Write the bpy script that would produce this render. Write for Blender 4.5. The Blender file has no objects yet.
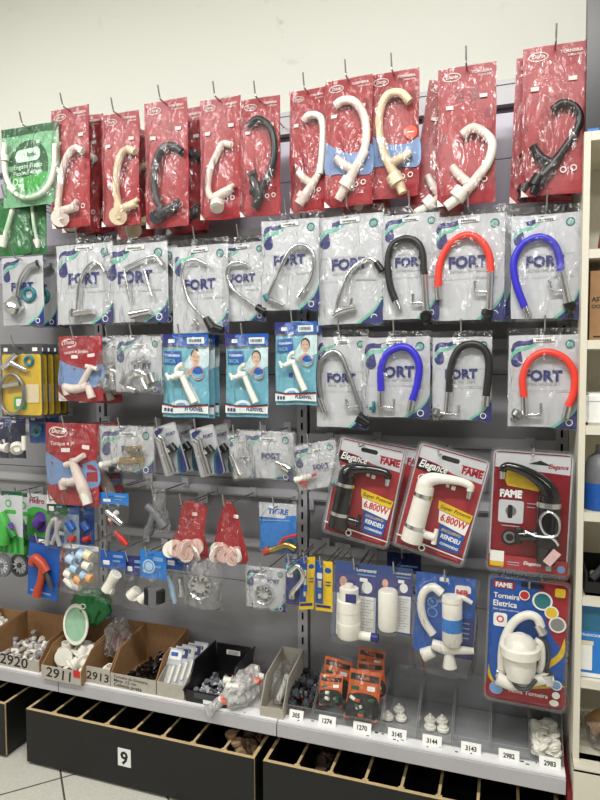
import bpy, bmesh, math, random
from mathutils import Vector, Matrix, Euler, noise
S = bpy.context.scene
COL = S.collection
R = random.Random(11)
rad = math.radians

# ------------------------------------------------------------------ camera
F, YAW, PIT, ROL = 610.3, 0.3286, 0.04987, -0.0039
CAM = Vector((0.0, -2.24, 1.58))
_fwd = Vector((-math.sin(YAW)*math.cos(PIT), math.cos(YAW)*math.cos(PIT), -math.sin(PIT)))
_r = Vector((math.cos(YAW), math.sin(YAW), 0)); _u = _r.cross(_fwd)
RIGHT = math.cos(ROL)*_r + math.sin(ROL)*_u
UP = -math.sin(ROL)*_r + math.cos(ROL)*_u
def ray(u, v): return _fwd + RIGHT*((u-300)/F) - UP*((v-400)/F)
def at(u, v, Y):                       # the point seen at (u, v) of the photo on the upright plane y = Y
    d = ray(u, v); return CAM + d*((Y-CAM.y)/d.y)
def atz(u, v, Z):                      # ... on the level plane z = Z
    d = ray(u, v); return CAM + d*((Z-CAM.z)/d.z)
cd = bpy.data.cameras.new('camera'); cam = bpy.data.objects.new('camera', cd); COL.objects.link(cam)
cd.sensor_fit = 'VERTICAL'; cd.sensor_height = 32.0; cd.lens = 32.0*F/800; cd.clip_start = .05
m3 = Matrix((RIGHT, UP, -_fwd)).transposed()
cam.matrix_world = Matrix.Translation(CAM) @ m3.to_4x4()
S.camera = cam

# ------------------------------------------------------------------ materials
def lin(c):
    return tuple(((x/255)/12.92 if x/255 <= .04045 else ((x/255+.055)/1.055)**2.4) for x in c)
MATS = {}
def mat(name, rgb, rough=.5, metal=0.0, var=.08, scale=60, bump=0.0, spec=.5, coat=0.0, alpha=1.0):
    if name in MATS: return MATS[name]
    m = bpy.data.materials.new(name); m.use_nodes = True
    nt = m.node_tree; p = nt.nodes['Principled BSDF']
    p.inputs['Roughness'].default_value = rough; p.inputs['Metallic'].default_value = metal
    p.inputs['Specular IOR Level'].default_value = spec
    p.inputs['Coat Weight'].default_value = coat
    tc = nt.nodes.new('ShaderNodeTexCoord'); no = nt.nodes.new('ShaderNodeTexNoise')
    no.inputs['Scale'].default_value = scale; no.inputs['Detail'].default_value = 4
    nt.links.new(tc.outputs['Object'], no.inputs['Vector'])
    rp = nt.nodes.new('ShaderNodeValToRGB')
    l = lin(rgb)
    rp.color_ramp.elements[0].position = .3; rp.color_ramp.elements[1].position = .7
    rp.color_ramp.elements[0].color = tuple(x*(1-var) for x in l)+(1,)
    rp.color_ramp.elements[1].color = tuple(min(1, x*(1+var)) for x in l)+(1,)
    nt.links.new(no.outputs['Fac'], rp.inputs['Fac']); nt.links.new(rp.outputs['Color'], p.inputs['Base Color'])
    if bump:
        b = nt.nodes.new('ShaderNodeBump'); b.inputs['Strength'].default_value = bump; b.inputs['Distance'].default_value = .004
        nt.links.new(no.outputs['Fac'], b.inputs['Height']); nt.links.new(b.outputs['Normal'], p.inputs['Normal'])
    if alpha < 1: p.inputs['Alpha'].default_value = alpha
    MATS[name] = m; return m
def filmmat(name, tint=(.97, .97, .97), crinkle=.6, scale=26, rough=.12, haze=.05, base=.03, gain=1.0):
    m = bpy.data.materials.new(name); m.use_nodes = True; nt = m.node_tree; N = nt.nodes; L = nt.links
    for n in list(N): N.remove(n)
    out = N.new('ShaderNodeOutputMaterial')
    tc = N.new('ShaderNodeTexCoord'); mp = N.new('ShaderNodeMapping'); mp.inputs['Scale'].default_value = (1, 1, .42); mp.inputs['Rotation'].default_value = (0, .25, 0)
    L.new(tc.outputs['Object'], mp.inputs['Vector'])
    no = N.new('ShaderNodeTexNoise'); no.inputs['Scale'].default_value = scale; no.inputs['Detail'].default_value = 3; no.inputs['Distortion'].default_value = 1.2
    vo = N.new('ShaderNodeTexVoronoi'); vo.feature = 'F1'; vo.inputs['Scale'].default_value = scale
    ad = N.new('ShaderNodeMath'); ad.operation = 'MULTIPLY_ADD'; ad.inputs[1].default_value = 1.1
    mixv = N.new('ShaderNodeVectorMath'); mixv.operation = 'MULTIPLY_ADD'; mixv.inputs[1].default_value = (.05, .05, .05)
    L.new(mp.outputs[0], no.inputs['Vector']); L.new(no.outputs['Color'], mixv.inputs[0]); L.new(mp.outputs[0], mixv.inputs[2])
    L.new(mixv.outputs[0], vo.inputs['Vector'])
    L.new(vo.outputs['Distance'], ad.inputs[0]); L.new(no.outputs['Fac'], ad.inputs[2])
    bu = N.new('ShaderNodeBump'); bu.inputs['Strength'].default_value = 1; bu.inputs['Distance'].default_value = .62*crinkle/scale
    L.new(ad.outputs[0], bu.inputs['Height'])
    gl = N.new('ShaderNodeBsdfGlossy'); gl.inputs['Roughness'].default_value = rough; L.new(bu.outputs[0], gl.inputs['Normal'])
    tr = N.new('ShaderNodeBsdfTransparent'); tr.inputs['Color'].default_value = tint+(1,)
    df = N.new('ShaderNodeBsdfDiffuse'); df.inputs['Color'].default_value = (.8, .8, .8, 1); L.new(bu.outputs[0], df.inputs['Normal'])
    ge = N.new('ShaderNodeNewGeometry'); dt = N.new('ShaderNodeVectorMath'); dt.operation = 'DOT_PRODUCT'
    L.new(ge.outputs['Incoming'], dt.inputs[0]); L.new(bu.outputs[0], dt.inputs[1])
    ab = N.new('ShaderNodeMath'); ab.operation = 'ABSOLUTE'; L.new(dt.outputs['Value'], ab.inputs[0])
    sb = N.new('ShaderNodeMath'); sb.operation = 'SUBTRACT'; sb.inputs[0].default_value = 1; L.new(ab.outputs[0], sb.inputs[1])
    pw = N.new('ShaderNodeMath'); pw.operation = 'POWER'; pw.inputs[1].default_value = 4.5; pw.use_clamp = True; L.new(sb.outputs[0], pw.inputs[0]); fr = pw
    ma = N.new('ShaderNodeMath'); ma.operation = 'MULTIPLY_ADD'; ma.inputs[1].default_value = gain; ma.inputs[2].default_value = base; ma.use_clamp = True
    L.new(fr.outputs[0], ma.inputs[0])
    m1 = N.new('ShaderNodeMixShader'); m1.inputs[0].default_value = haze; L.new(tr.outputs[0], m1.inputs[1]); L.new(df.outputs[0], m1.inputs[2])
    m2 = N.new('ShaderNodeMixShader'); L.new(ma.outputs[0], m2.inputs[0]); L.new(m1.outputs[0], m2.inputs[1]); L.new(gl.outputs[0], m2.inputs[2])
    L.new(m2.outputs[0], out.inputs['Surface'])
    MATS[name] = m; return m

# ------------------------------------------------------------------ mesh builder
_TXT = {}
def text_data(s, bold):
    k = (s, bold)
    if k not in _TXT:
        c = bpy.data.curves.new('t', 'FONT'); c.body = s; c.size = 1; c.offset = bold; c.resolution_u = 2
        o = bpy.data.objects.new('t', c); me = o.to_mesh()
        vs = [(v.co.x, v.co.y) for v in me.vertices]; fs = [tuple(p.vertices) for p in me.polygons]
        o.to_mesh_clear(); bpy.data.objects.remove(o); bpy.data.curves.remove(c)
        x0 = min(v[0] for v in vs); x1 = max(v[0] for v in vs)
        _TXT[k] = ([((a-x0)/(x1-x0), b/(x1-x0)) for a, b in vs], fs)
    return _TXT[k]
def cr(pts, n=6):
    if len(pts) < 3: return [Vector(p) for p in pts], [i/1 for i in range(len(pts))]
    P = [Vector(p) for p in pts]; P = [2*P[0]-P[1]]+P+[2*P[-1]-P[-2]]; out = []; ts = []
    for i in range(1, len(P)-2):
        for k in range(n):
            t = k/n; a, b, c, d = P[i-1:i+3]
            out.append(.5*((2*b)+(c-a)*t+(2*a-5*b+4*c-d)*t*t+(3*b-a-3*c+d)*t**3)); ts.append(i-1+t)
    out.append(P[-2]); ts.append(len(pts)-1)
    return out, ts
class MB:
    def __init__(s): s.v = []; s.f = []; s.mi = []; s.sm = []; s.mats = []
    def m(s, mt):
        if mt not in s.mats: s.mats.append(mt)
        return s.mats.index(mt)
    def add(s, vs, fs, mt, smooth=False, M=None):
        o = len(s.v); k = s.m(mt)
        s.v += [tuple(M @ Vector(v)) if M else tuple(v) for v in vs]
        for f in fs: s.f.append(tuple(i+o for i in f)); s.mi.append(k); s.sm.append(smooth)
        return s
    def box(s, c, d, mt, M=None):
        x, y, z = c; a, b, e = d[0]/2, d[1]/2, d[2]/2
        vs = [(x+i*a, y+j*b, z+k*e) for i in (-1, 1) for j in (-1, 1) for k in (-1, 1)]
        return s.add(vs, [(0, 1, 3, 2), (4, 6, 7, 5), (0, 4, 5, 1), (2, 3, 7, 6), (0, 2, 6, 4), (1, 5, 7, 3)], mt, False, M)
    def tube(s, pts, r, mt, smooth=True, n=10, caps=True, k=6):
        if smooth and len(pts) > 2: P, ts = cr(pts, k)
        else: P = [Vector(p) for p in pts]; ts = list(range(len(pts)))
        def rr(t):
            if not isinstance(r, (list, tuple)): return r
            i = min(int(t), len(r)-2); return r[i]+(r[i+1]-r[i])*(t-i)
        vs = []; fs = []; prev = None
        for i, p in enumerate(P):
            a = P[max(0, i-1)]; b = P[min(len(P)-1, i+1)]; d = (b-a)
            d = d.normalized() if d.length > 1e-9 else Vector((0, 0, 1))
            if prev is None:
                x = d.cross(Vector((0, 1, 0))); x = x if x.length > .1 else d.cross(Vector((1, 0, 0)))
            else: x = prev-d*prev.dot(d)
            x.normalize(); prev = x; y = d.cross(x); q = rr(ts[i])
            vs += [p+(x*math.cos(6.28318*j/n)+y*math.sin(6.28318*j/n))*q for j in range(n)]
        for i in range(len(P)-1):
            for j in range(n): fs.append((i*n+j, i*n+(j+1) % n, (i+1)*n+(j+1) % n, (i+1)*n+j))
        s.add(vs, fs, mt, True)
        if caps:
            s.add(vs[:n], [tuple(range(n))[::-1]], mt); s.add(vs[-n:], [tuple(range(n))], mt)
        return s
    def lathe(s, prof, mt, M=None, n=18, smooth=True):       # profile of (r, z) about the z axis
        vs = []; fs = []
        for r, z in prof: vs += [(r*math.cos(6.28318*j/n), r*math.sin(6.28318*j/n), z) for j in range(n)]
        for i in range(len(prof)-1):
            for j in range(n): fs.append((i*n+j, i*n+(j+1) % n, (i+1)*n+(j+1) % n, (i+1)*n+j))
        return s.add(vs, fs, mt, smooth, M)
    def prism(s, poly, y0, y1, mt, M=None):                  # polygon in (x, z) given depth y0..y1
        n = len(poly); vs = [(a, y0, b) for a, b in poly]+[(a, y1, b) for a, b in poly]
        fs = [tuple(range(n)), tuple(range(2*n-1, n-1, -1))]+[(i, (i+1) % n, n+(i+1) % n, n+i) for i in range(n)]
        return s.add(vs, fs, mt, False, M)
    def text(s, t, x, z, w, mt, y=0, bold=.02, hs=1.0, ang=0, shear=0, M=None):   # w = width in metres, (x, z) = left end of the baseline
        vs, fs = text_data(t, bold); c, q = math.cos(ang), math.sin(ang); out = []
        for a, b in vs:
            b *= hs; a += shear*b; out.append((x+w*(a*c-b*q), y, z+w*(a*q+b*c)))
        return s.add(out, fs, mt, False, M)
    def build(s, name, parent=None, loc=None, post=None, cuts=None):
        me = bpy.data.meshes.new(name); me.from_pydata(s.v, [], s.f)
        for mt in s.mats: me.materials.append(mt)
        for p, k, q in zip(me.polygons, s.mi, s.sm): p.material_index = k; p.use_smooth = q
        if cuts:
            bm = bmesh.new(); bm.from_mesh(me)
            for co, nrm in cuts: bmesh.ops.bisect_plane(bm, geom=bm.verts[:]+bm.edges[:]+bm.faces[:], plane_co=co, plane_no=nrm)
            bm.to_mesh(me); bm.free()
        if post:
            for v in me.vertices: v.co = post(v.co)
        me.update()
        if name != 'clear_film': me.set_sharp_from_angle(angle=rad(38))
        o = bpy.data.objects.new(name, me); COL.objects.link(o)
        if parent: o.parent = parent
        if loc is not None: o.location = loc
        return o
def rrect(w, h, r, n=5, cx=0, cz=0):
    out = []
    for sx, sz, a0 in ((1, 1, 0), (-1, 1, 90), (-1, -1, 180), (1, -1, 270)):
        for k in range(n+1):
            a = rad(a0+90*k/n); out.append((cx+sx*(w/2-r)+r*math.cos(a), cz+sz*(h/2-r)+r*math.sin(a)))
    return out
def tag(o, label, cat, group=None):
    o['label'] = label; o['category'] = cat
    if group: o['group'] = group
    return o
def thing(name, label, cat, loc, rot=(0, 0, 0), group=None):
    o = bpy.data.objects.new(name, None); COL.objects.link(o); o.empty_display_size = .03
    o.location = loc; o.rotation_euler = rot
    return tag(o, label, cat, group)
def copy_tree(o, parent=None):
    c = o.copy(); COL.objects.link(c)
    if parent is not None: c.parent = parent
    for ch in [x for x in o.children]: copy_tree(ch, c)
    return c
def again(it, label, dy=.04, dx=0, dz=0, roll=0, group=None, z=0):   # the same kind of pack hanging further back on its hook
    c = copy_tree(it.root); c.location = it.root.location+Vector((dx, dy, dz))
    c.rotation_euler.y += rad(roll); c.rotation_euler.z += rad(z); c['label'] = label
    if group: c['group'] = group
    return c
def structure(o): o['kind'] = 'structure'; return o

# ------------------------------------------------------------------ a pack: a hanging thing with a printed card, a film and its product
HOOKS = []
class Card(MB):
    def __init__(s, W, H, x0=0, z0=0):
        super().__init__(); s.W = W; s.H = H; s.x0 = x0; s.z0 = z0; s.k = 2
    def q(s, a, b): return (s.x0+(a-.5)*s.W, s.z0-b*s.H)
    def lay(s): s.k += 1; return -.0004*s.k
    def base(s, mt, back=None, t=.0008):
        s.prism([s.q(0, 1), s.q(1, 1), s.q(1, 0), s.q(0, 0)], 0, -t+.0004, back or mt)
        return s.rect(0, 0, 1, 1, mt)
    def rbase(s, mt, r=.1, t=.0008):
        s.prism(rrect(s.W, s.H, r*s.W, 4, s.x0, s.z0-s.H/2), 0, -t, mt); return s
    def poly(s, pts, mt):
        y = s.lay(); s.add([(s.q(*p)[0], y, s.q(*p)[1]) for p in pts], [tuple(range(len(pts)))], mt); return s
    def rect(s, a, b, c, d, mt): return s.poly([(a, d), (c, d), (c, b), (a, b)], mt)
    def rr(s, a, b, c, d, mt, r=.2):
        y = s.lay(); w = (c-a)*s.W; h = (d-b)*s.H; x, z = s.q((a+c)/2, (b+d)/2)
        P = rrect(w, h, r*min(w, h), 4, x, z); return s.add([(p[0], y, p[1]) for p in P], [tuple(range(len(P)))], mt)
    def ell(s, cx, cy, rx, mt, ry=None, ring=0, n=22):        # rx, ry as shares of the width
        y = s.lay(); x, z = s.q(cx, cy); a = rx*s.W; b = (ry if ry else rx)*s.W
        o = [(x+a*math.cos(6.28318*i/n), y, z+b*math.sin(6.28318*i/n)) for i in range(n)]
        if not ring: return s.add(o, [tuple(range(n))], mt)
        t = ring*s.W; i_ = [(x+(a-t)*math.cos(6.28318*i/n), y, z+(b-t)*math.sin(6.28318*i/n)) for i in range(n)]
        return s.add(o+i_, [(i, (i+1) % n, n+(i+1) % n, n+i) for i in range(n)], mt)
    def txt(s, t, a, b, w, mt, bold=.02, hs=1.0, ang=0, shear=0):
        x, z = s.q(a, b); return s.text(t, x, z, w*s.W, mt, s.lay(), bold, hs, rad(ang), shear)
    def spline(s, pts, mt, n=4):
        P, _ = cr([Vector((p[0], p[1], 0)) for p in pts]+[Vector((pts[0][0], pts[0][1], 0))], n)
        return s.poly([(p.x, p.y) for p in P[:-1]], mt)
class Item:
    def __init__(s, name, label, cat, uc, vt, w, h, Y, roll=0, yaw=0, group=None, hook=True, hy=None, short=None, tip=.045):
        s.top = at(uc, vt, Y); s.Y = Y; s.seed = R.random()*100
        s.W = at(uc+w/2, vt+h/2, Y).x-at(uc-w/2, vt+h/2, Y).x; s.H = s.top.z-at(uc, vt+h, Y).z
        s.s = s.H/h
        rot = (0, rad(roll), rad(yaw))
        s.root = thing(name, label, cat, s.top, rot, group)
        s.Mi = Matrix.LocRotScale(s.top, Euler(rot), None).inverted()
        s.product = None
        if hook: HOOKS.append((s, short or label, tip))
    def L(s, u, v, y=-.018): 
        p = s.Mi @ at(u, v, s.Y+y); p.y = y; return p
    def seg(s, name, segs, parent=None, n=12):
        b = MB()
        for g in segs:
            pts, r, mt = g[:3]; o = g[3] if len(g) > 3 else {}
            y = o.get('y', -.018)
            P = [s.L(*(p if len(p) == 3 else (p[0], p[1], y))) for p in pts]
            rr = [q*s.s for q in r] if isinstance(r, (list, tuple)) else r*s.s
            b.tube(P, rr, mt, o.get('smooth', True), o.get('n', n))
        return b.build(name, parent or s.product or s.root)
    def card(s, x0=0, z0=0, W=None, H=None): return Card(W or s.W, H or s.H, x0, z0)
    def done(s, c, name='printed_card', bend=.004, jit=.003, nx=4, nz=7, parent=None):
        sd = s.seed; W, H = c.W, c.H
        def post(p):
            a = noise.noise(Vector((p.x*9+sd, 0, p.z*7)))
            p.y += bend*a*2*min(1, max(0, -p.z/.05))
            p.x += jit*noise.noise(Vector((p.z*11, sd, 3))); p.z += jit*noise.noise(Vector((p.x*13, sd, 7)))
            return p
        cuts = []
        if bend or jit:
            cuts = [((c.x0+W*(i/nx-.5), 0, 0), (1, 0, 0)) for i in range(1, nx)]+[((0, 0, c.z0-H*i/nz), (0, 0, 1)) for i in range(1, nz)]
        return c.build(name, parent or s.root, None, post if (bend or jit) else None, cuts)
    def film(s, mt, bulge=.03, amp=.004, x=(0, 1), z=(0, 1), name='clear_film', nx=20, nz=26, pinch=.35, freq=22, low=.93, taper=0):
        b = MB(); vs = []; fs = []; sd = s.seed
        for j in range(nz+1):
            for i in range(nx+1):
                a = i/nx; c = j/nz
                sx = max(0, 1-abs(2*a-1)**3.2); t = min(1, c/pinch); sz = t*t*(3-2*t)
                if c > low: sz *= max(0, 1-((c-low)/(1-low))**2)
                X = (x[0]+(x[1]-x[0])*a-.5)*s.W; Z = -(z[0]+(z[1]-z[0])*c)*s.H
                if taper: X *= 1-taper*(1-c)
                nn = noise.noise(Vector((X*freq+sd, Z*freq*.6, sd)))+.6*abs(noise.noise(Vector((X*freq*2.3, Z*freq*1.3+sd, 1))))
                e = .2+.8*sx
                th = math.atan2(X, max(.004, -Z)); fold = .0045*math.sin(th*15+sd)*math.exp(-(-Z)/(.45*s.H))*min(1, -Z/.03)+.002*math.sin(th*31+sd*2)*min(1, -Z/.03)
                X += .004*noise.noise(Vector((Z*25, sd, a*2))); Z += .003*noise.noise(Vector((X*30, sd, 5)))*(1 if c > .5 else .6)
                vs.append((X, -.005-bulge*sx*sz-amp*e*(nn+.2)*min(1, .4+sz)-abs(fold), Z))
        for j in range(nz):
            for i in range(nx): k = j*(nx+1)+i; fs.append((k, k+nx+1, k+nx+2, k+1))
        b.add(vs, fs, mt, True); return b.build(name, s.root)
EXPOSURE = 0.0
M = type('M', (), {})()
M.white = mat('white_plastic', (232, 229, 218), .38, var=.03)
M.cream = mat('cream_plastic', (226, 212, 178), .4, var=.03)
M.dgrey = mat('dark_grey_plastic', (62, 64, 70), .4)
M.dgreen = mat('dark_green_plastic', (38, 48, 48), .4)
M.mgrey = mat('grey_plastic', (104, 106, 110), .45)
M.black = mat('black_plastic', (22, 22, 24), .35)
M.gloss = mat('gloss_black_plastic', (14, 14, 16), .12, coat=.5)
M.chrome = mat('chrome', (226, 226, 228), .2, metal=1, var=.03)
M.steel = mat('brushed_steel', (170, 170, 172), .34, metal=1, var=.1, scale=200)
M.brass = mat('brass', (190, 160, 90), .28, metal=1)
M.hred = mat('red_rubber_hose', (226, 62, 48), .4, var=.04)
M.hblue = mat('blue_rubber_hose', (52, 44, 190), .4, var=.04)
M.hblack = mat('black_rubber_hose', (34, 34, 36), .45)
M.redw = mat('red_film_print', (163, 52, 58), .42, var=.14, scale=30)
M.redh = mat('red_header_print', (158, 24, 38), .4, var=.08)
M.redd = mat('deep_red_print', (128, 20, 30), .4)
M.paper = mat('white_print', (240, 240, 236), .5, var=.03)
M.fcard = mat('pale_grey_card', (196, 198, 202), .5, var=.05, scale=14)
M.fline = mat('grey_print', (170, 172, 176), .5)
M.navy = mat('navy_print', (40, 44, 112), .4)
M.dnavy = mat('dark_navy_print', (26, 32, 74), .4)
M.sea = mat('sea_green_print', (110, 186, 160), .45)
M.teal = mat('teal_print', (30, 112, 122), .45)
M.sky = mat('sky_blue_print', (120, 158, 206), .45)
M.blue = mat('blue_print', (24, 84, 168), .4)
M.bblue = mat('bright_blue_print', (36, 120, 200), .4)
M.aqua = mat('aqua_print', (116, 176, 194), .45, var=.12, scale=24)
M.orange = mat('orange_print', (232, 92, 42), .45)
M.yellow = mat('yellow_print', (228, 190, 40), .45)
M.green = mat('green_print', (34, 122, 56), .45)
M.dkgreen = mat('dark_green_print', (16, 84, 44), .45)
M.lgreen = mat('light_green_print', (70, 168, 70), .45)
M.ggreen = mat('pale_green_sheet', (146, 186, 156), .4)
M.gfilm = mat('green_bag_film', (24, 112, 54), .3, var=.2, bump=.4)
M.purple = mat('purple_print', (96, 60, 150), .45)
M.skin = mat('skin_print', (222, 176, 150), .5)
M.hair = mat('brown_print', (70, 46, 36), .5)
M.ink = mat('black_print', (24, 24, 26), .6)
M.card = mat('brown_cardboard', (152, 116, 78), .8, var=.1, scale=40)
M.cardg = mat('grey_cardboard', (176, 170, 158), .8, var=.08, scale=40)
M.ply = mat('plywood_edge', (196, 172, 128), .7, var=.16, scale=80)
M.dblack = mat('black_painted_board', (15, 16, 15), .5, var=.25, scale=18, bump=.1)
M.terra = mat('rust_brown_fitting', (160, 132, 102), .5)
M.obag = mat('orange_bag_print', (206, 96, 34), .35, var=.2, scale=50, bump=.5)
M.nozzle = mat('orange_red_plastic', (178, 68, 42), .38)
M.panel = mat('grey_painted_steel', (146, 146, 150), .34, var=.05, scale=3)
M.lilac = mat('lilac_sheen_steel', (184, 178, 196), .3, var=.05, scale=3)  # grey steel with reflected sheen put into the colour as a lighter lilac
M.rail = mat('pale_grey_painted_steel', (178, 177, 181), .36, var=.05, scale=8)
M.slot = mat('slot_dark', (18, 18, 20), .8)
M.deck = mat('white_deck_paint', (236, 236, 236), .4, var=.04, scale=12)
M.deckg = mat('grey_deck_paint', (160, 160, 163), .4, var=.06, scale=12)
M.wire = mat('zinc_wire', (176, 176, 176), .3, metal=.9)
M.shelf = mat('ivory_shelf_paint', (216, 211, 194), .42, var=.03, scale=6)
M.vred = mat('red_valve_plastic', (200, 36, 32), .4)
M.pblue = mat('pale_blue_plastic', (170, 200, 226), .4)
FILM = filmmat('clear_wrinkled_film', crinkle=.75, scale=19, rough=0.21, haze=.02, base=0.055, gain=.7)
CRUM = filmmat('crumpled_clear_film', crinkle=1.0, scale=28, rough=.2, haze=.10, base=.085, gain=.9)
RFILM = filmmat('red_tinted_film', tint=(.96, .90, .90), crinkle=.75, scale=19, rough=0.21, haze=.015, base=0.055, gain=.7)
RNET = filmmat('red_clear_film', tint=(.97, .80, .80), crinkle=.8, scale=30, rough=0.25, haze=.02, base=0.06, gain=.7)
GFILM = filmmat('green_tinted_film', tint=(.80, .95, .84), crinkle=.75, scale=20, rough=0.22, haze=.03, base=0.05, gain=.7)
AFILM = filmmat('blue_tinted_film', tint=(.92, .98, .99), crinkle=.75, scale=26, rough=0.22, haze=.02, base=0.055, gain=.7)
BLIS = filmmat('clear_blister_plastic', tint=(.98, .98, .98), crinkle=.06, scale=12, rough=.06, haze=.005, base=.022, gain=.6)
RIM = filmmat('blister_rim_plastic', tint=(.86, .86, .87), crinkle=.1, scale=12, rough=.1, haze=.08, base=.06, gain=.8)
ACR = filmmat('clear_acrylic', tint=(.97, .975, .975), crinkle=.02, scale=6, rough=.05, haze=.02, base=.035, gain=.6)
ACRE = filmmat('acrylic_edge', tint=(.85, .87, .87), crinkle=.02, scale=6, rough=.15, haze=.2, base=.05, gain=.6)
BAGW = filmmat('milky_bag_film', tint=(.97, .97, .97), crinkle=.6, scale=30, rough=.25, haze=.55, base=.06, gain=.3)

# ------------------------------------------------------------------ room
def plane(name, vs, mt):
    b = MB(); b.add(vs, [(0, 1, 2, 3)], mt); o = b.build(name); return structure(o)
def wallmat():
    m = bpy.data.materials.new('stained_wall_paint'); m.use_nodes = True; nt = m.node_tree; N = nt.nodes; L = nt.links
    p = N['Principled BSDF']; p.inputs['Roughness'].default_value = .7
    tc = N.new('ShaderNodeTexCoord')
    n1 = N.new('ShaderNodeTexNoise'); n1.inputs['Scale'].default_value = 11; n1.inputs['Detail'].default_value = 5
    n2 = N.new('ShaderNodeTexNoise'); n2.inputs['Scale'].default_value = 1.1; n2.inputs['Detail'].default_value = 1
    L.new(tc.outputs['Object'], n1.inputs['Vector']); L.new(tc.outputs['Object'], n2.inputs['Vector'])
    r1 = N.new('ShaderNodeValToRGB'); r1.color_ramp.elements[0].position = .60; r1.color_ramp.elements[1].position = .68
    r2 = N.new('ShaderNodeValToRGB'); r2.color_ramp.elements[0].position = .5; r2.color_ramp.elements[1].position = .62
    L.new(n1.outputs['Fac'], r1.inputs[0]); L.new(n2.outputs['Fac'], r2.inputs[0])
    mu = N.new('ShaderNodeMath'); mu.operation = 'MULTIPLY'; L.new(r1.outputs[0], mu.inputs[0]); L.new(r2.outputs[0], mu.inputs[1])
    mu2 = N.new('ShaderNodeMath'); mu2.operation = 'MULTIPLY'; mu2.inputs[1].default_value = .5; L.new(mu.outputs[0], mu2.inputs[0])
    mx = N.new('ShaderNodeMix'); mx.data_type = 'RGBA'; L.new(mu2.outputs[0], mx.inputs[0])
    mx.inputs[6].default_value = lin((226, 227, 218))+(1,); mx.inputs[7].default_value = lin((150, 152, 140))+(1,)
    L.new(mx.outputs[2], p.inputs['Base Color']); return m
def floormat():
    m = bpy.data.materials.new('speckled_floor_tile'); m.use_nodes = True; nt = m.node_tree; N = nt.nodes; L = nt.links
    p = N['Principled BSDF']; p.inputs['Roughness'].default_value = .35
    tc = N.new('ShaderNodeTexCoord'); b = N.new('ShaderNodeTexBrick'); b.offset = 0; b.squash = 1
    mp = N.new('ShaderNodeMapping'); mp.inputs['Location'].default_value = (.037, .143, 0); mp.inputs['Rotation'].default_value = (0, 0, rad(-45))
    L.new(tc.outputs['Object'], mp.inputs[0]); L.new(mp.outputs[0], b.inputs['Vector'])
    b.inputs['Scale'].default_value = 1; b.inputs['Brick Width'].default_value = .343; b.inputs['Row Height'].default_value = .343
    b.inputs['Mortar Size'].default_value = .004; b.inputs['Mortar Smooth'].default_value = .2
    b.inputs['Color1'].default_value = lin((226, 224, 212))+(1,); b.inputs['Color2'].default_value = lin((221, 219, 208))+(1,); b.inputs['Mortar'].default_value = lin((92, 88, 80))+(1,)
    n = N.new('ShaderNodeTexNoise'); n.inputs['Scale'].default_value = 130; n.inputs['Detail'].default_value = 3; L.new(tc.outputs['Object'], n.inputs['Vector'])
    mx = N.new('ShaderNodeMix'); mx.data_type = 'RGBA'; mx.blend_type = 'MULTIPLY'; mx.inputs[0].default_value = .45
    L.new(b.outputs['Color'], mx.inputs[6]); L.new(n.outputs['Color'], mx.inputs[7]); L.new(mx.outputs[2], p.inputs['Base Color']); return m
X0, X1, YB, YF, ZC = -4.2, 3.0, .07, -5.2, 3.35
wp = mat('plain_wall_paint', (206, 205, 198), .7, var=.02, scale=2); wd = mat('stock_lined_wall', (112, 110, 108), .7, var=.5, scale=2)
plane('floor', [(X0, YF, 0), (X1, YF, 0), (X1, YB, 0), (X0, YB, 0)], floormat())
plane('ceiling', [(X0, YF, ZC), (X0, YB, ZC), (X1, YB, ZC), (X1, YF, ZC)], mat('ceiling_paint', (222, 221, 214), .8, var=.02, scale=2))
plane('wall_back', [(X0, YB, 0), (X1, YB, 0), (X1, YB, ZC), (X0, YB, ZC)], wallmat())
plane('wall_front', [(X0, YF, 0), (X0, YF, ZC), (X1, YF, ZC), (X1, YF, 0)], wd)
plane('wall_left', [(X0, YF, 0), (X0, YB, 0), (X0, YB, ZC), (X0, YF, ZC)], wp)
plane('wall_right', [(X1, YF, 0), (X1, YF, ZC), (X1, YB, ZC), (X1, YB, 0)], wp)

# ------------------------------------------------------------------ ceiling tubes
def lamp(x, y, power, lx=1.2, ly=.16, tilt=0, col=(1, .985, .95)):
    l = bpy.data.lights.new('ceiling_tube', 'AREA'); l.shape = 'RECTANGLE'; l.size = lx; l.size_y = ly; l.energy = power; l.color = col
    o = bpy.data.objects.new('ceiling_tube', l); COL.objects.link(o); o.location = (x, y, ZC-.08); o.rotation_euler = (rad(tilt), 0, 0)
for x in (-2.1, -.05): lamp(x, -1.75, 52, 1.25, .16, 12)
for x in (-2.4, -.2, 1.8): lamp(x, -3.9, 26, 1.25, .16)
w = bpy.data.worlds.new('world'); S.world = w; w.use_nodes = True
w.node_tree.nodes['Background'].inputs[0].default_value = (.5, .5, .5, 1); w.node_tree.nodes['Background'].inputs[1].default_value = .3

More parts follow.
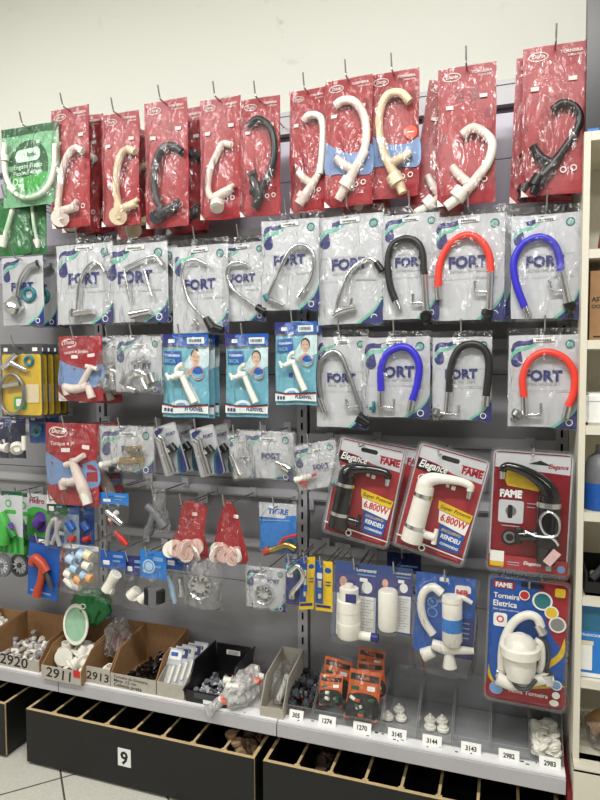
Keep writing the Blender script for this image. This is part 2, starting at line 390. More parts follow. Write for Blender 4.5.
# ------------------------------------------------------------------ gondola bays
UPX = [-2.609, -1.679, -.749, .181]
ZT = 2.549; ZD = .35; YL = -.30
RZ = [at(307, v, 0).z for v in (232, 350, 440, 498, 550)]
BAYLAB = ['grey steel wall display bay at the far left edge', 'grey steel wall display bay above the drawer numbered 9', 'grey steel wall display bay beside the white shelf unit']
for i in range(3):
    xa, xb = UPX[i], UPX[i+1]; xm = (xa+xb)/2; w_ = xb-xa
    root = thing('display_bay', BAYLAB[i], 'display rack', (xm, 0, 0), group='wall display bays')
    b = MB(); zs = [ZD-.03, .72, 1.14, 1.56, 1.98, 2.3, ZT-.08]
    for a, c in zip(zs[:-1], zs[1:]): b.box((0, .012, (a+c)/2), (w_-.046, .012, c-a-.003), M.lilac if a > 1.9 else M.panel)  # upper panels take the lilac tone that stands in for sheen
    b.box((0, .022, (zs[0]+zs[-1])/2), (w_-.04, .006, zs[-1]-zs[0]), M.slot)
    b.build('back_panel', root)
    b = MB(); b.box((0, -.004, ZT-.04), (w_-.002, .05, .08), M.rail); b.box((0, -.027, ZT-.008), (w_-.002, .012, .016), M.rail)
    b.build('top_channel', root)
    for z in RZ:
        b = MB(); b.box((0, -.012, z+.012), (w_-.05, .005, .026), M.rail); b.box((0, -.004, z+.026), (w_-.05, .02, .004), M.rail); b.box((0, -.008, z-.004), (w_-.05, .004, .008), M.rail)
        for k in (-1, 1): b.box((k*(w_/2-.035), -.008, z-.012), (.018, .012, .06), M.rail)
        b.build('hook_rail', root)
    b = MB()
    b.box((w_/2-.006, .006, (ZT+ZD)/2-.1), (.04, .02, ZT-ZD-.0), M.rail)
    n = int((ZT-.2-ZD)/.05)
    for k in range(n):
        for s in (-1, 1): b.box((w_/2-.006+s*.0, -.0045, ZD+.06+k*.05), (.007, .002, .028), M.slot)
    b.build('upright', root)
    dm = M.deck if i < 2 else M.deckg
    b = MB(); b.box((0, YL/2, ZD-.012), (w_-.003, -YL-.002, .02), dm); d = b.build('base_shelf', root)
    b = MB(); b.box((0, YL-.004, ZD-.0255), (w_-.004, .012, .045), M.rail)
    b.box((0, YL+.022, ZD+.001), (w_-.004, .045, .006), M.deck)
    rr = random.Random(i)
    for k in range(22):
        b.box((rr.uniform(-.45, .45)*w_, YL+rr.uniform(.006, .04), ZD+.0043), (rr.uniform(.004, .012), .005, .0006), M.slot)
    b.build('front_lip', d)
b = MB(); b.box((0, 0, .16), (.013, .30, .32), mat('red_painted_board', (122, 24, 32), .5)); b.build('end_panel', None, (.1895, -.168, 0))
tag(bpy.data.objects['end_panel'], 'dark red painted board standing between the display shelf end and white shelf unit', 'board')

# ------------------------------------------------------------------ black drawers under the shelf
def drawer(label, xa, xb, ndiv, number=None, Yf=-.345, zt=None, zb=.012, depth=.33):
    g = thing('divided_drawer', label, 'drawer', ((xa+xb)/2, Yf, 0), group='black divided drawers')
    W = xb-xa; h = zt-zb; zc = (zt+zb)/2
    b = MB(); b.box((0, .006, zc), (W, .012, h), M.dblack); b.box((0, .006, zt+.0008), (W, .012, .0016), M.ply); fp = b.build('front_panel', g)
    for s in (-1, 1):
        b = MB(); b.box((s*(W/2-.006), .0125+depth/2, zc), (.012, depth, h), M.dblack); b.box((s*(W/2-.006), .0125+depth/2, zt+.0008), (.012, depth, .0016), M.ply)
        if s > 0: b.box((W/2-.001, .004, zc), (.0025, .007, h), M.ply)
        b.build('side_panel', g)
    b = MB(); b.box((0, .0125+depth/2, zb+.004), (W-.026, depth-.002, .008), M.dblack); b.build('bottom_panel', g)
    b = MB(); b.box((0, .018+depth, zc), (W, .01, h), M.dblack); b.build('back_panel', g)
    xs = []
    for k in range(1, ndiv):
        x = -W/2+W*k/ndiv; xs.append(x)
        b = MB(); b.box((x, .0135+depth/2, zc+.004), (.009, depth-.003, h-.012), M.dblack); b.box((x, .0135+depth/2, zt-.0005), (.009, depth-.003, .003), M.ply)
        b.box((x, .018, zt-.004), (.02, .009, .008), M.ply)
        b.build('divider', g)
    if number:
        x, z = number
        b = MB(); b.box((x, -.001, z), (.056, .002, .068), M.paper); b.text('9', x-.0165, z-.024, .033, M.ink, -.0025, .03); b.build('number_plate', fp)
    return g, [-W/2]+xs+[W/2]
YD = -.345
dz = at(254, 759, YD).z
x9a, x9b = at(26, 717, YD).x, at(254, 759, YD).x
n9 = at(124.5, 757.5, YD)
print('drawer z', dz, x9a, x9b, 'lip', at(272, 732, YL).z, 'number', n9)
d9, xs9 = drawer('long black drawer with the white number 9 plate on its front', x9a, x9b, 8, (n9.x-(x9a+x9b)/2, n9.z), YD, dz)
dL, xsL = drawer('black divided drawer cut off by the left edge of the photo', at(6, 760, YD).x-(x9b-x9a), at(6, 760, YD).x, 8, None, YD, dz)
xr = at(263, 761, YD).x
dR, xsR = drawer('black divided drawer right of the number 9 drawer, under the grey shelf', xr, .165, 8, None, YD, dz)
# ================================================================== prints
def red_print(it, band=False, title=True):
    W, H = it.W, it.H; c = it.card(); a = W/H
    c.base(M.redw, M.redd)
    c.poly([(0, 0), (1, 0), (1, .125), (.5, .155), (0, .14)], M.redh)
    c.poly([(0, .93), (1, .90), (1, 1), (0, 1)], M.redh)
    c.rect(0, 0, .05, 1, M.redh); c.rect(.95, 0, 1, 1, M.redh)
    c.ell(.24, .068, .16, M.paper, .075, ring=.016); c.txt('Durin', .14, .078, .2, M.paper, .03, shear=.25)
    if title:
        c.txt('TORNEIRA', .58, .062, .35, M.paper, .02); c.txt('PARA PIA', .7, .088, .22, M.paper, .0)
    if band:
        c.spline([(0, .47), (.2, .53), (.5, .58), (.8, .575), (1, .545), (1, .76), (.6, .755), (.3, .74), (0, .72)], M.sky)
        c.ell(.84, .49, .14, M.orange); c.ell(.84, .49, .145, M.redd, ring=.012); c.rect(.76, .485, .92, .495, M.paper)
    for k in range(3): c.ell(.50+.16*k, .845-.008*k, .055, M.paper, ring=.02); 
    for x, y in ((.13, .27), (.72, .22)): c.rr(x, y, x+.13, y+.028, M.paper, .1)
    c.poly([(0, .95), (.12, 1), (0, 1)], M.paper)
    return it.done(c, 'red_backing_sheet', .006, .005)
def fort_print(it, z0=.0, tag_at=(.36, .05), name='printed_card', x=(0, 1), brand=True, tag_ang=-3, ft=(.22, .495, .55)):
    H = it.H*(1-z0); W = it.W*(x[1]-x[0]); c = it.card(((x[0]+x[1])/2-.5)*it.W, -it.H*z0, W, H); k = W/H*1.5
    c.base(M.fcard)
    yy = lambda P: [(a, b*k) for a, b in P]
    c.spline(yy([(.03, .15), (.06, .085), (.14, .055), (.24, .06), (.34, .045), (.47, .012), (.42, .06), (.33, .10), (.22, .105), (.12, .115), (.05, .17)]), M.navy)
    c.spline(yy([(.03, .21), (.07, .155), (.15, .125), (.25, .118), (.35, .09), (.42, .065), (.38, .11), (.28, .15), (.16, .165), (.09, .19), (.03, .255)]), M.sea)
    c.ell(.12, .262*k, .082, M.navy, .082); c.spline(yy([(.045, .255), (.09, .2), (.17, .165), (.185, .2), (.19, .25)]), M.navy)
    c.ell(.86, .095*k, .066, M.teal, ring=.02); c.ell(.86, .095*k, .03, M.sea)
    for y in (.38, .60): c.rect(.05, y, .92, y+.003, M.fline)
    c.txt('FORT', ft[0], ft[1], ft[2], M.navy, .04, hs=1.0); c.txt('METAIS SANITARIOS', ft[0]+.02, ft[1]+.045, ft[2]*.9, M.fline, .02)
    c.rect(.6, .595, .9, .602, M.fline)
    c.spline([(1.0, .70), (.955, .78), (.86, .87), (.70, .95), (.62, 1), (.8, 1), (1, 1)], M.sea)
    c.spline([(1.0, .735), (.96, .81), (.87, .895), (.74, .965), (.68, 1), (.82, 1), (1, 1)], M.navy)
    c.ell(.87, .945, .05, M.paper, ring=.012)
    o = it.done(c, name, .003, .003)
    if tag_at:
        t = it.card(((x[0]+x[1])/2-.5)*it.W, -it.H*z0, W, H); t.k = 12
        X, Z = t.q(tag_at[0]+.14, tag_at[1]); y = t.lay()
        t.box((X, y, Z), (.30*W, .0006, .045*W*1.4), M.paper, Matrix.Translation((X, 0, Z)) @ Matrix.Rotation(rad(tag_ang), 4, 'Y') @ Matrix.Translation((-X, 0, -Z)))
        for i in range(9): t.box((X-.1*W+i*.024*W, y-.0008, Z-.002), (.017*W, .0004, .026*W), M.ink)
        t.build('price_label', it.root)
    return o

# ================================================================== row of red tap bags
HANG = 'red bags of taps on the top row'
def red_bag(uc, vt, w, h, label, segs, mt, band=False, Y=-.26, roll=0, title=True, **k):
    it = Item('tap_bag', label, 'tap pack', uc, vt, w, h, Y, roll, group=HANG, **k)
    red_print(it, band, title)
    it.product = MB().build('tap', it.root)
    for nm, sg in segs.items(): it.seg(nm, [(g[0], g[1], mt)+tuple(g[2:]) for g in sg])
    drop_empty(it)
    it.film(RFILM, .03, .005)
    return it
def drop_empty(it):
    # the tap's own mesh: a small collar that joins its pieces, so the part is not empty
    p = it.product
    if p and len(p.data.vertices) == 0:
        ch = list(p.children)
        if not ch: return
        first = ch[0]; p.data = first.data; p.name = 'tap'
        bpy.data.objects.remove(first)
ln = {'smooth': False}
def base(a, b, r1, r2): return ([a, b], [r1, r2], ln)
red_bag(70, 108, 37, 120, 'red bag with white hook-spout tap, first red bag from the left', {
    'body': [([(57, 208), (60, 216), (62, 221)], [3.5, 4.5, 4.5], ln), ([(60, 218, -.012), (60, 218, -.032)], 9, ln), ([(62, 211), (76, 207)], 4.2)],
    'spout': [([(83, 151), (75, 148), (67, 157), (62, 173), (59, 193), (58, 209)], 3.4)], 'lever': [([(72, 207), (77, 200)], [2.6, 2.2])]}, M.white)
A = red_bag(120, 113, 37, 113, 'red bag with cream hook-spout tap, second along the top row', {
    'body': [([(117, 203), (118, 214), (119, 220)], [3.5, 4.5, 4.5], ln), ([(118, 216, -.012), (118, 216, -.032)], 9, ln), ([(120, 210), (136, 203)], 4.2)],
    'spout': [([(135, 152), (128, 149), (121, 155), (117, 170), (116, 190), (119, 207)], 3.6)], 'lever': [([(132, 204), (138, 199)], [2.6, 2.2])]}, M.cream)
B_ = red_bag(166, 101, 42, 127, 'red bag with dark grey hook-spout tap on the top row', {
    'body': [([(162, 207), (157, 217)], [4, 5]), ([(157, 218), (166, 211), (178, 204)], [4, 5, 4]), ([(156, 217, -.012), (156, 217, -.032)], 7, ln)],
    'spout': [([(182, 152), (173, 146), (163, 148), (156, 162), (154, 180), (156, 197), (162, 210)], 3.8)], 'lever': [([(172, 206), (179, 200)], [3, 2.4])]}, M.dgrey)
C_ = red_bag(220, 98, 40, 121, 'red bag with small white tap, left of the dark green tap bag', {
    'body': [([(212, 199), (222, 194), (232, 188)], [4.5, 5, 4]), ([(217, 202, -.012), (217, 208, -.03)], 7, ln), ([(214, 198), (218, 207)], 4.5)],
    'spout': [([(232, 145), (223, 144), (217, 154), (210, 171), (208, 189), (212, 199)], 3.4)], 'lever': [([(229, 190), (234, 184)], [2.6, 2.2])]}, M.white)
D_ = red_bag(260, 98, 39, 118, 'red bag with dark green tap, right of the small white tap', {
    'body': [([(252, 178), (257, 188), (259, 197), (254, 208)], [4, 5, 5, 4]), ([(252, 190, -.014), (262, 196, -.014)], 5, ln)],
    'spout': [([(248, 126), (258, 119), (269, 126), (274, 141), (273, 163), (264, 184), (258, 199)], 3.4)], 'lever': [([(249, 176), (256, 172)], [3, 2.4])]}, M.dgreen)
E_ = red_bag(308, 90, 36, 123, 'red bag with white tap, half behind the blue-banded bag', {
    'body': [([(319, 173), (310, 188), (299, 204)], [3.2, 4.6, 5.4]), ([(305, 194, -.012), (302, 199, -.012)], 7, ln)],
    'spout': [([(303, 121), (308, 116), (316, 115), (322, 121), (323, 140), (320, 174)], 3.6)], 'lever': [([(298, 172), (306, 180), (315, 185)], [3.4, 4, 4])]}, M.white, Y=-.235)
F_ = red_bag(349, 78, 47, 128, 'red bag with blue band and white tall-spout tap, orange seal at its right', {
    'body': [([(366, 150), (354, 171), (346, 186), (338, 200)], [4, 5, 5.4, 4.4]), ([(350, 179), (345, 187)], 8, ln)],
    'spout': [([(335, 106), (342, 101), (353, 101), (362, 111), (366, 128), (365, 146), (358, 164)], 4.2)], 'lever': [([(336, 158), (343, 164), (353, 170)], [4, 4.6, 4.6])]}, M.white, True, Y=-.265)
G_ = red_bag(394, 72, 50, 126, 'red bag with blue band and cream tall-spout tap', {
    'body': [([(384, 155), (392, 170), (398, 181), (403, 193)], [4, 5, 5.4, 4.4]), ([(393, 175), (398, 184)], 8, ln)],
    'spout': [([(410, 102), (401, 93), (388, 95), (381, 108), (379, 128), (383, 150), (388, 162)], 4.2)], 'lever': [([(391, 163), (401, 158), (411, 152)], [4.6, 4.6, 3.6])]}, M.cream, True, Y=-.25)
H_ = red_bag(467, 66, 58, 139, 'large red bag with white curved-spout tap, over the lilac panel gap', {
    'body': [([(484, 168), (472, 184), (460, 196), (446, 207)], [4.4, 5.4, 6, 5]), ([(463, 190), (456, 198)], 9, ln)],
    'spout': [([(462, 135), (472, 128), (483, 132), (492, 143), (489, 160), (480, 175)], 4.6)], 'lever': [([(452, 166), (458, 174), (468, 183)], [3.6, 4.6, 4.6])]}, M.white, Y=-.26)
I_ = red_bag(555, 45, 64, 150, 'large red bag with black tap at the right end of the top row', {
    'body': [([(560, 155), (548, 170), (538, 184), (533, 194)], [4.4, 5.6, 5.6, 4]), ([(540, 176), (534, 186)], 7, ln), ([(534, 148), (541, 158), (552, 164)], [4, 5, 5])],
    'spout': [([(552, 110), (563, 103), (575, 107), (580, 118), (575, 133), (563, 150), (552, 166)], 3.8)], 'lever': [([(533, 146), (537, 154)], [4.6, 4])]}, M.black, Y=-.26)
a0 = [o for o in bpy.data.objects if o.get('label', '').startswith('red bag with white hook-spout')][0]
class _I: pass
def ag(root, *a, **k):
    q = _I(); q.root = root; return again(q, *a, **k)
ag(a0, 'red bag hanging directly behind the first red bag from the left', .07, .012, -.004, 3)
ag(a0, 'red bag hanging furthest back behind the first red bag from the left', .125, .016, 0, -3)
ag(A.root, 'red bag hanging directly behind the cream hook-spout tap bag', .10, .010, -.03, 2)
ag(B_.root, 'red bag hanging directly behind the dark grey tap bag', .09, .02, 0, -2)
ag(B_.root, 'red bag hanging furthest back behind the dark grey tap bag', .13, .02, .0, 2)
ag(F_.root, 'red bag hanging behind the blue-banded white tap bag', .07, .012, -.02, -5)
ag(H_.root, 'red bag swung out behind the large white curved-spout tap bag', .06, -.035, -.012, 9)
ag(I_.root, 'red bag hanging directly behind the black tap bag at the right end', .035, -.018, -.01, 2)

# ================================================================== green hose bags at the left edge
def green_bag(uc, vt, w, h, Y, label, hose, roll=0, full=True):
    it = Item('hose_bag', label, 'hose pack', uc, vt, w, h, Y, roll, group='green bags of white flexible hoses')
    c = it.card(); c.base(M.ggreen if full else M.gfilm)
    c.rect(0, 0, 1, .10, M.dkgreen)
    if full:
        c.ell(.46, .50, .36, M.dkgreen, .36); c.spline([(.16, .60), (.4, .64), (.7, .60), (.8, .62), (.66, .78), (.45, .83), (.26, .76)], M.lgreen)
        c.rr(.24, .28, .68, .44, M.paper, .4); c.ell(.33, .36, .05, M.blue, .03); c.txt('plastic', .40, .38, .22, M.navy, .02)
        c.txt('Engate Flexo', .22, .53, .5, M.paper, .01); c.txt('Flexivel 40cm', .22, .615, .5, M.paper, .01)
        c.ell(.25, .69, .055, M.paper, ring=.02); c.rr(.62, .2, .68, .24, M.paper)
    it.done(c, 'green_backing_sheet', .005, .005)
    it.seg('flexible_hose', [(p, r, M.white) for p, r in hose], n=10)
    it.film(GFILM, .02, .004); return it
green_bag(30, 126, 57, 80, -.27, 'green bag with coiled white flexible hose and dark round emblem, top left', [
    ([(5, 143), (4, 157), (6, 176), (13, 190), (22, 197), (36, 196), (48, 186), (54, 168), (55, 144)], 2.6), ([(5, 155), (5, 161)], 4), ([(10, 187), (16, 192)], 4)])
green_bag(12, 197, 34, 58, -.24, 'green bag of white hose ends hanging below the emblem bag, left one', [([(14, 205), (9, 222), (5, 236)], 2.4), ([(4, 236), (3, 247)], [5, 3])], full=False)
green_bag(34, 197, 24, 58, -.22, 'narrow dark green bag with white hose end beside the first red bag', [([(32, 206), (34, 225), (37, 240)], 1.8), ([(37, 240), (38, 248)], [4, 2])], full=False)

# ================================================================== pale FORT bags
FG = 'pale grey bags of chrome taps'
def fort_bag(uc, vt, w, h, label, Y=-.24, parts=(), z0=.07, roll=0, tag_at=(.36, .05), yaw=0, group=FG, hook=True, amp=.004, film=None, brand=True):
    it = Item('tap_bag', label, 'tap pack', uc, vt, w, h, Y, roll, yaw, group=group, hook=hook)
    fort_print(it, z0, tag_at)
    it.product = MB().build('tap', it.root)
    for nm, sg in parts: it.seg(nm, sg)
    drop_empty(it)
    it.film(film or FILM, .022, amp, x=(-.02, 1.02), z=(0, 1.03)); return it
ch = M.chrome
def cham(px, r=1.9): return (px, r, ch)
f1 = fort_bag(84, 238, 56, 86, 'pale grey bag with slim chrome swan tap, leftmost of its row after the blister', parts=[
    ('spout', [cham([(105, 272), (100, 264), (93, 263), (85, 271), (79, 286), (77, 310)])]), ('body', [([(73, 317), (73, 309)], 4, ch, ln), ([(74, 314), (94, 311)], [3.4, 3.8], ch, ln)])])
f2 = fort_bag(135, 238, 63, 84, 'pale grey bag with angular folded chrome spout, under the cream tap bag', parts=[
    ('spout', [([(161, 262), (152, 256), (124, 268)], 1.8, ch), ([(124, 269), (130, 300)], 1.6, ch), ([(144, 270), (152, 297)], 1.4, ch)]), ('body', [([(131, 315), (150, 311)], [4.5, 3.5], ch, ln)]), ('nozzle', [([(158, 259), (163, 266)], 3, ch)])])
again(f2, 'pale grey tap bag hanging directly behind the angular folded spout bag', .05, .012, -.005)
f3 = fort_bag(200, 239, 55, 94, 'pale grey bag with hooked chrome spout and black foot, under the dark grey tap', parts=[
    ('spout', [cham([(207, 265), (197, 260), (187, 262), (182, 272), (184, 285), (189, 301), (197, 311), (207, 320)])]), ('black_foot', [([(206, 318), (213, 329)], [3.6, 5.4], M.black, ln), ([(212, 327), (223, 330)], [4, 3], M.black, ln)]), ('handle', [([(192, 326), (198, 320)], 1.6, ch), ([(193, 319), (199, 325)], 1.6, ch)])])
f4 = fort_bag(243, 237, 44, 84, 'pale grey bag with looped chrome spout, tucked left of the tall swan tap bag', Y=-.225, parts=[
    ('spout', [cham([(248, 265), (239, 262), (230, 265), (227, 274), (232, 288), (245, 299), (259, 309)])]), ('black_foot', [([(257, 307), (266, 312)], [3.6, 5], M.black, ln)])])
f5 = fort_bag(290, 213, 57, 97, 'pale grey bag with tall chrome swan tap and green cap, raised above its neighbours', Y=-.25, parts=[
    ('spout', [cham([(267, 299), (276, 279), (287, 255), (296, 246), (307, 247), (314, 257), (312, 276), (304, 291)], 2.3)]), ('body', [([(266, 298), (285, 306)], 2, ch)]), ('green_cap', [([(265, 295), (268, 300)], 3.2, M.teal, ln)]), ('nozzle', [([(304, 289), (299, 297)], [3, 3.6], ch, ln)])])
f6 = fort_bag(350, 207, 65, 117, 'pale grey bag with chrome tap of bent spout, left of the black hose bag', parts=[
    ('spout', [([(378, 264), (369, 259), (357, 265), (347, 277), (339, 300), (337, 312)], 2.6, ch)]), ('body', [([(333, 316), (341, 311), (356, 307)], [3, 4, 3], ch)]), ('nozzle', [([(376, 262), (382, 271)], [3, 3.4], M.black, ln)]), ('handle', [([(350, 309), (352, 298)], 1.6, ch)])])
def hose_tap(uc, vt, w, h, label, hm, hose, ends, body, handle, foot, footm=M.black, Y=-.24, **k):
    return fort_bag(uc, vt, w, h, label, Y=Y, parts=[('hose', [(hose, 3.7, hm)]), ('hose_end', [(e, 3.9, ch, ln) for e in ends]), ('body', [(body, 3.6, ch, ln)]), ('handle', [(handle, 1.7, ch, ln)]), ('foot_washer', [(foot, [2.4, 6, 6, 2.4], footm, {'smooth': False, 'y': -.012}), ([foot[-1], (foot[-1][0], foot[-1][1]+3)], [3.6, 3.6], footm, {'smooth': False, 'y': -.012})])], **k)
f7 = hose_tap(411, 206, 56, 113, 'pale grey bag with black hose tap, left of the red hose bag', M.hblack,
    [(396, 302), (390, 285), (388, 262), (392, 246), (403, 239), (415, 241), (422, 252), (424, 275)], [[(396, 301), (399, 309)]], [(424, 275), (426, 311)], [(413, 294), (413, 303), (425, 303)], [(426, 311), (426, 313), (426, 317), (426, 322)])
f8 = hose_tap(469, 207, 71, 113, 'pale grey bag with red hose tap on the upper row', M.hred,
    [(438, 288), (440, 264), (450, 244), (467, 235), (481, 241), (489, 255), (491, 272)], [[(438, 287), (439, 300)]], [(491, 271), (489, 310)], [(475, 281), (475, 292), (489, 292)], [(488, 308), (488, 310), (487, 314), (487, 318)])
f9 = hose_tap(546, 206, 69, 112, 'pale grey bag with blue hose tap at the right end of the upper row', M.hblue,
    [(525, 308), (516, 283), (514, 261), (523, 244), (539, 237), (552, 242), (559, 255), (561, 271)], [[(525, 307), (529, 316)]], [(561, 270), (568, 303)], [(549, 280), (553, 292), (565, 290)], [(569, 301), (569, 303), (570, 307), (570, 313)])
again(f6, 'pale grey tap bag hanging directly behind the bent-spout tap bag', .04, .012, .004)
again(f7, 'pale grey bag hanging directly behind the black hose tap on the upper row', .05, .02, .004)
again(f8, 'pale grey bag hanging directly behind the red hose tap of the upper row', .05, .018, .004)
again(f9, 'pale grey bag hanging directly behind the blue hose tap at the right end', .05, .015, -.005)
f10 = fort_bag(342, 330, 51, 97, 'pale grey bag with grey metal spring-hose tap, beside the woman-printed blue packs', Y=-.23, parts=[
    ('spring_hose', [([(322, 402), (319, 382), (321, 362), (331, 352), (340, 355), (347, 370), (355, 392), (361, 410)], 2.5, M.steel)]), ('body', [([(320, 398), (325, 412)], 3.4, ch, ln)]), ('handle', [([(346, 399), (348, 408), (358, 406)], 1.7, ch, ln)]), ('foot_washer', [([(358, 417), (369, 424)], [6, 4], M.black, ln)])])
f11 = hose_tap(396, 331, 67, 86, 'pale grey bag with blue hose tap on the lower row', M.hblue,
    [(381, 391), (381, 370), (387, 354), (401, 347), (412, 351), (419, 365), (417, 385), (412, 401)], [[(412, 400), (410, 411)]], [(381, 390), (381, 407)], [(381, 407), (394, 408), (394, 399)], [(375, 407), (374.6, 407), (373, 407), (372.6, 407)], M.teal, Y=-.235)
f12 = hose_tap(462, 331, 59, 89, 'pale grey bag with black hose tap on the lower row', M.hblack,
    [(449, 392), (451, 367), (459, 349), (472, 344), (484, 349), (489, 364), (486, 397)], [[(486, 396), (485, 406)]], [(449, 391), (447, 412)], [(438, 413), (459, 415), (459, 405)], [(440, 411), (439, 411), (437, 415), (436, 417)], M.steel, Y=-.23)
f13 = hose_tap(544, 328, 71, 99, 'pale grey bag with red hose tap at the right end of the lower row', M.hred,
    [(524, 397), (523, 376), (531, 359), (546, 352), (564, 358), (574, 373), (574, 391), (568, 407)], [[(568, 406), (565, 418)]], [(524, 396), (525, 415)], [(525, 415), (541, 415), (541, 403)], [(520, 411), (519, 412), (516, 416), (514, 418)], M.steel, Y=-.235)
again(f11, 'pale grey bag hanging directly behind the blue hose tap of the lower row', .06, .022, .0)
# blister with a shower head
sh = Item('shower_head_blister', 'white blister card with chrome shower head, in front of two more, left edge', 'shower pack', 22, 257, 41, 68, -.25, group='shower head blisters')
fort_print(sh, 0, None)
sh.seg('shower_head', [([(38, 264), (28, 268), (20, 280), (17, 296)], [3.6, 2.6, 2.2, 2.4], ch), ([(15, 296), (15, 301), (14, 305), (14, 309), (14, 314)], [3, 7, 10.5, 10.5, 6], ch, {'smooth': False, 'n': 20})])
sh.seg('teal_ring', [([(29+5.5*math.cos(a*.5236), 294.5+6*math.sin(a*.5236)) for a in range(13)], 2.2, M.teal, {'y': -.006})])
b = MB(); b.prism(rrect(sh.W*1.04, sh.H*1.03, .006, 4, 0, -sh.H*.5), -.003, -.0025, BLIS); b.prism(rrect(sh.W*.8, sh.H*.8, .02, 4, -.01, -sh.H*.52), -.05, -.0034, BLIS); b.build('clear_blister', sh.root)
again(sh, 'white shower head blister card hanging second, behind the front one', .078, .0, 0)
again(sh, 'white shower head blister card hanging furthest back of its three', .15, .0, 0)
# ================================================================== row 3 and 4 packs
yb = Item('tap_blister', 'yellow blister card with chrome tap and looped steel hose, front of its row', 'tap pack', 21, 344, 41, 73, -.27, group='yellow tap and hose blisters')
c = yb.card(); c.base(M.dgrey, M.dgrey); c.rr(.03, .14, .97, .97, M.yellow, .06); c.rect(0, 0, 1, .13, M.dgrey); c.rr(.42, .04, .58, .08, M.slot, .4)
c.rr(.08, .05, .18, .10, M.paper); c.rr(.78, .05, .9, .10, M.paper); c.rr(.3, .72, .62, .90, M.lgreen, .2); c.rr(.36, .75, .56, .85, M.paper, .2); c.rr(.6, .55, .92, .8, M.cream, .1)
yb.done(c, 'printed_card', 0, 0)
yb.seg('chrome_tap', [([(3, 368), (10, 361), (17, 354)], [3, 3.4, 2.4], ch), ([(9, 361), (18, 366), (27, 370)], [3, 2.6, 2], ch), ([(4, 386), (20, 383)], 2.6, ch)])
yb.seg('looped_hose', [([(12+12*math.cos(a*.5236), 394+20*math.sin(a*.5236)) for a in range(13)], 1.7, M.steel, {'y': -.016})], n=8)
yb.seg('teal_ring', [([(29+4*math.cos(a*1.0472), 361+4.4*math.sin(a*1.0472)) for a in range(7)], 1.5, M.teal, {'y': -.006})], n=8)
b = MB(); b.prism(rrect(yb.W*1.03, yb.H*1.02, .006, 4, 0, -yb.H*.5), -.0036, -.003, BLIS); b.prism(rrect(yb.W*.86, yb.H*.82, .02, 4, 0, -yb.H*.54), -.04, -.0044, BLIS); b.build('clear_blister', yb.root)
for k, t in enumerate(('second', 'third', 'fourth', 'fifth')):
    again(yb, 'yellow tap and hose blister hanging %s in line behind the front one' % t, .032*(k+1), .004*k, 0)
def small_red(uc, vt, w, h, label, segs, Y=-.25, roll=0):
    it = Item('tap_bag', label, 'tap pack', uc, vt, w, h, Y, roll, group='small red and blue bags of white taps')
    c = it.card(); c.base(M.redw, M.redd); c.poly([(0, 0), (1, 0), (1, .40), (.6, .46), (0, .34)], M.redh)
    c.spline([(0, .36), (.3, .46), (.65, .5), (1, .44), (1, .74), (.6, .78), (.3, .78), (0, .74)], M.sky)
    c.ell(.24, .11, .18, M.paper, .085, ring=.018); c.txt('Durin', .12, .125, .24, M.paper, .03, shear=.25); c.txt('Tanque e Jardim', .1, .28, .6, M.paper, .01, ang=4)
    c.rr(.3, .3, .46, .35, M.paper); c.rr(.68, .26, .84, .31, M.paper)
    c.poly([(0, .85), (.2, 1), (0, 1)], M.paper)
    it.done(c, 'red_and_blue_sheet', .006, .006)
    it.product = MB().build('tap', it.root)
    for nm, sg in segs: it.seg(nm, [(g[0], g[1], M.white) for g in sg])
    drop_empty(it); it.film(RFILM, .04, .006, pinch=.3); return it
r1 = small_red(80, 336, 43, 65, 'small red and blue bag with white tap, beside crumpled chrome valve bags', [
    ('body', [([(64, 387), (75, 389), (88, 386)], [4, 4.5, 4]), ([(88, 386), (92, 398)], [3.5, 4])]), ('stem', [([(80, 388), (87, 374), (92, 366)], [3.5, 3, 2.5])]), ('handle', [([(86, 366), (97, 369)], 2.2)]), ('outlet', [([(65, 386), (67, 395)], [4, 3.4])])])
again(r1, 'small red bag hanging behind the beside-chrome-valves red and blue bag', .10, .015, -.012)
r2 = small_red(71, 423, 51, 82, 'larger red and blue bag with big white tap, left of the brass valve bag', [
    ('body', [([(73, 463), (78, 476), (83, 488), (87, 500)], [4, 5, 6, 5]), ([(80, 478), (71, 482), (63, 482)], [5, 4, 4.5])]), ('handle', [([(65, 465), (73, 462), (84, 455)], 2.8), ([(73, 458), (74, 464)], 3.4)]), ('outlet', [([(63, 481), (63, 489)], [4.5, 3.6])]), ('end_nut', [([(85, 494), (88, 504)], [6, 5])])])
again(r2, 'red and blue bag hanging behind the larger red and blue tap bag', .10, .02, -.01, -4)

# crumpled pale bags of small chrome valves
def valve_bag(uc, vt, w, h, label, segs, Y=-.24, roll=0, cx=(0, 1), group='small pale bags of valves'):
    it = Item('valve_bag', label, 'valve pack', uc, vt, w, h, Y, roll, group=group)
    fort_print(it, .03, (.4, .16), ft=(.42, .58, .36))
    it.product = MB().build('valve', it.root)
    for nm, sg in segs: it.seg(nm, sg)
    p = it.product; f = list(p.children)[0]; p.data = f.data; bpy.data.objects.remove(f)
    it.film(CRUM, .03, .007, x=(-.05, 1.05), z=(0, 1.05), freq=32); return it
valve_bag(114, 336, 36, 54, 'crumpled pale bag with chrome valve, left of a pair, near blue packs', [('body', [([(99, 375), (112, 371), (122, 376)], [3, 4, 3], ch), ([(112, 371), (113, 382)], [3, 4.5], ch)]), ('knob', [([(104, 378), (103, 386)], [4, 5], ch)]), ('stem', [([(108, 366), (120, 362)], 2.4, ch), ([(116, 380), (122, 388)], [3.4, 4], ch)])], Y=-.22)
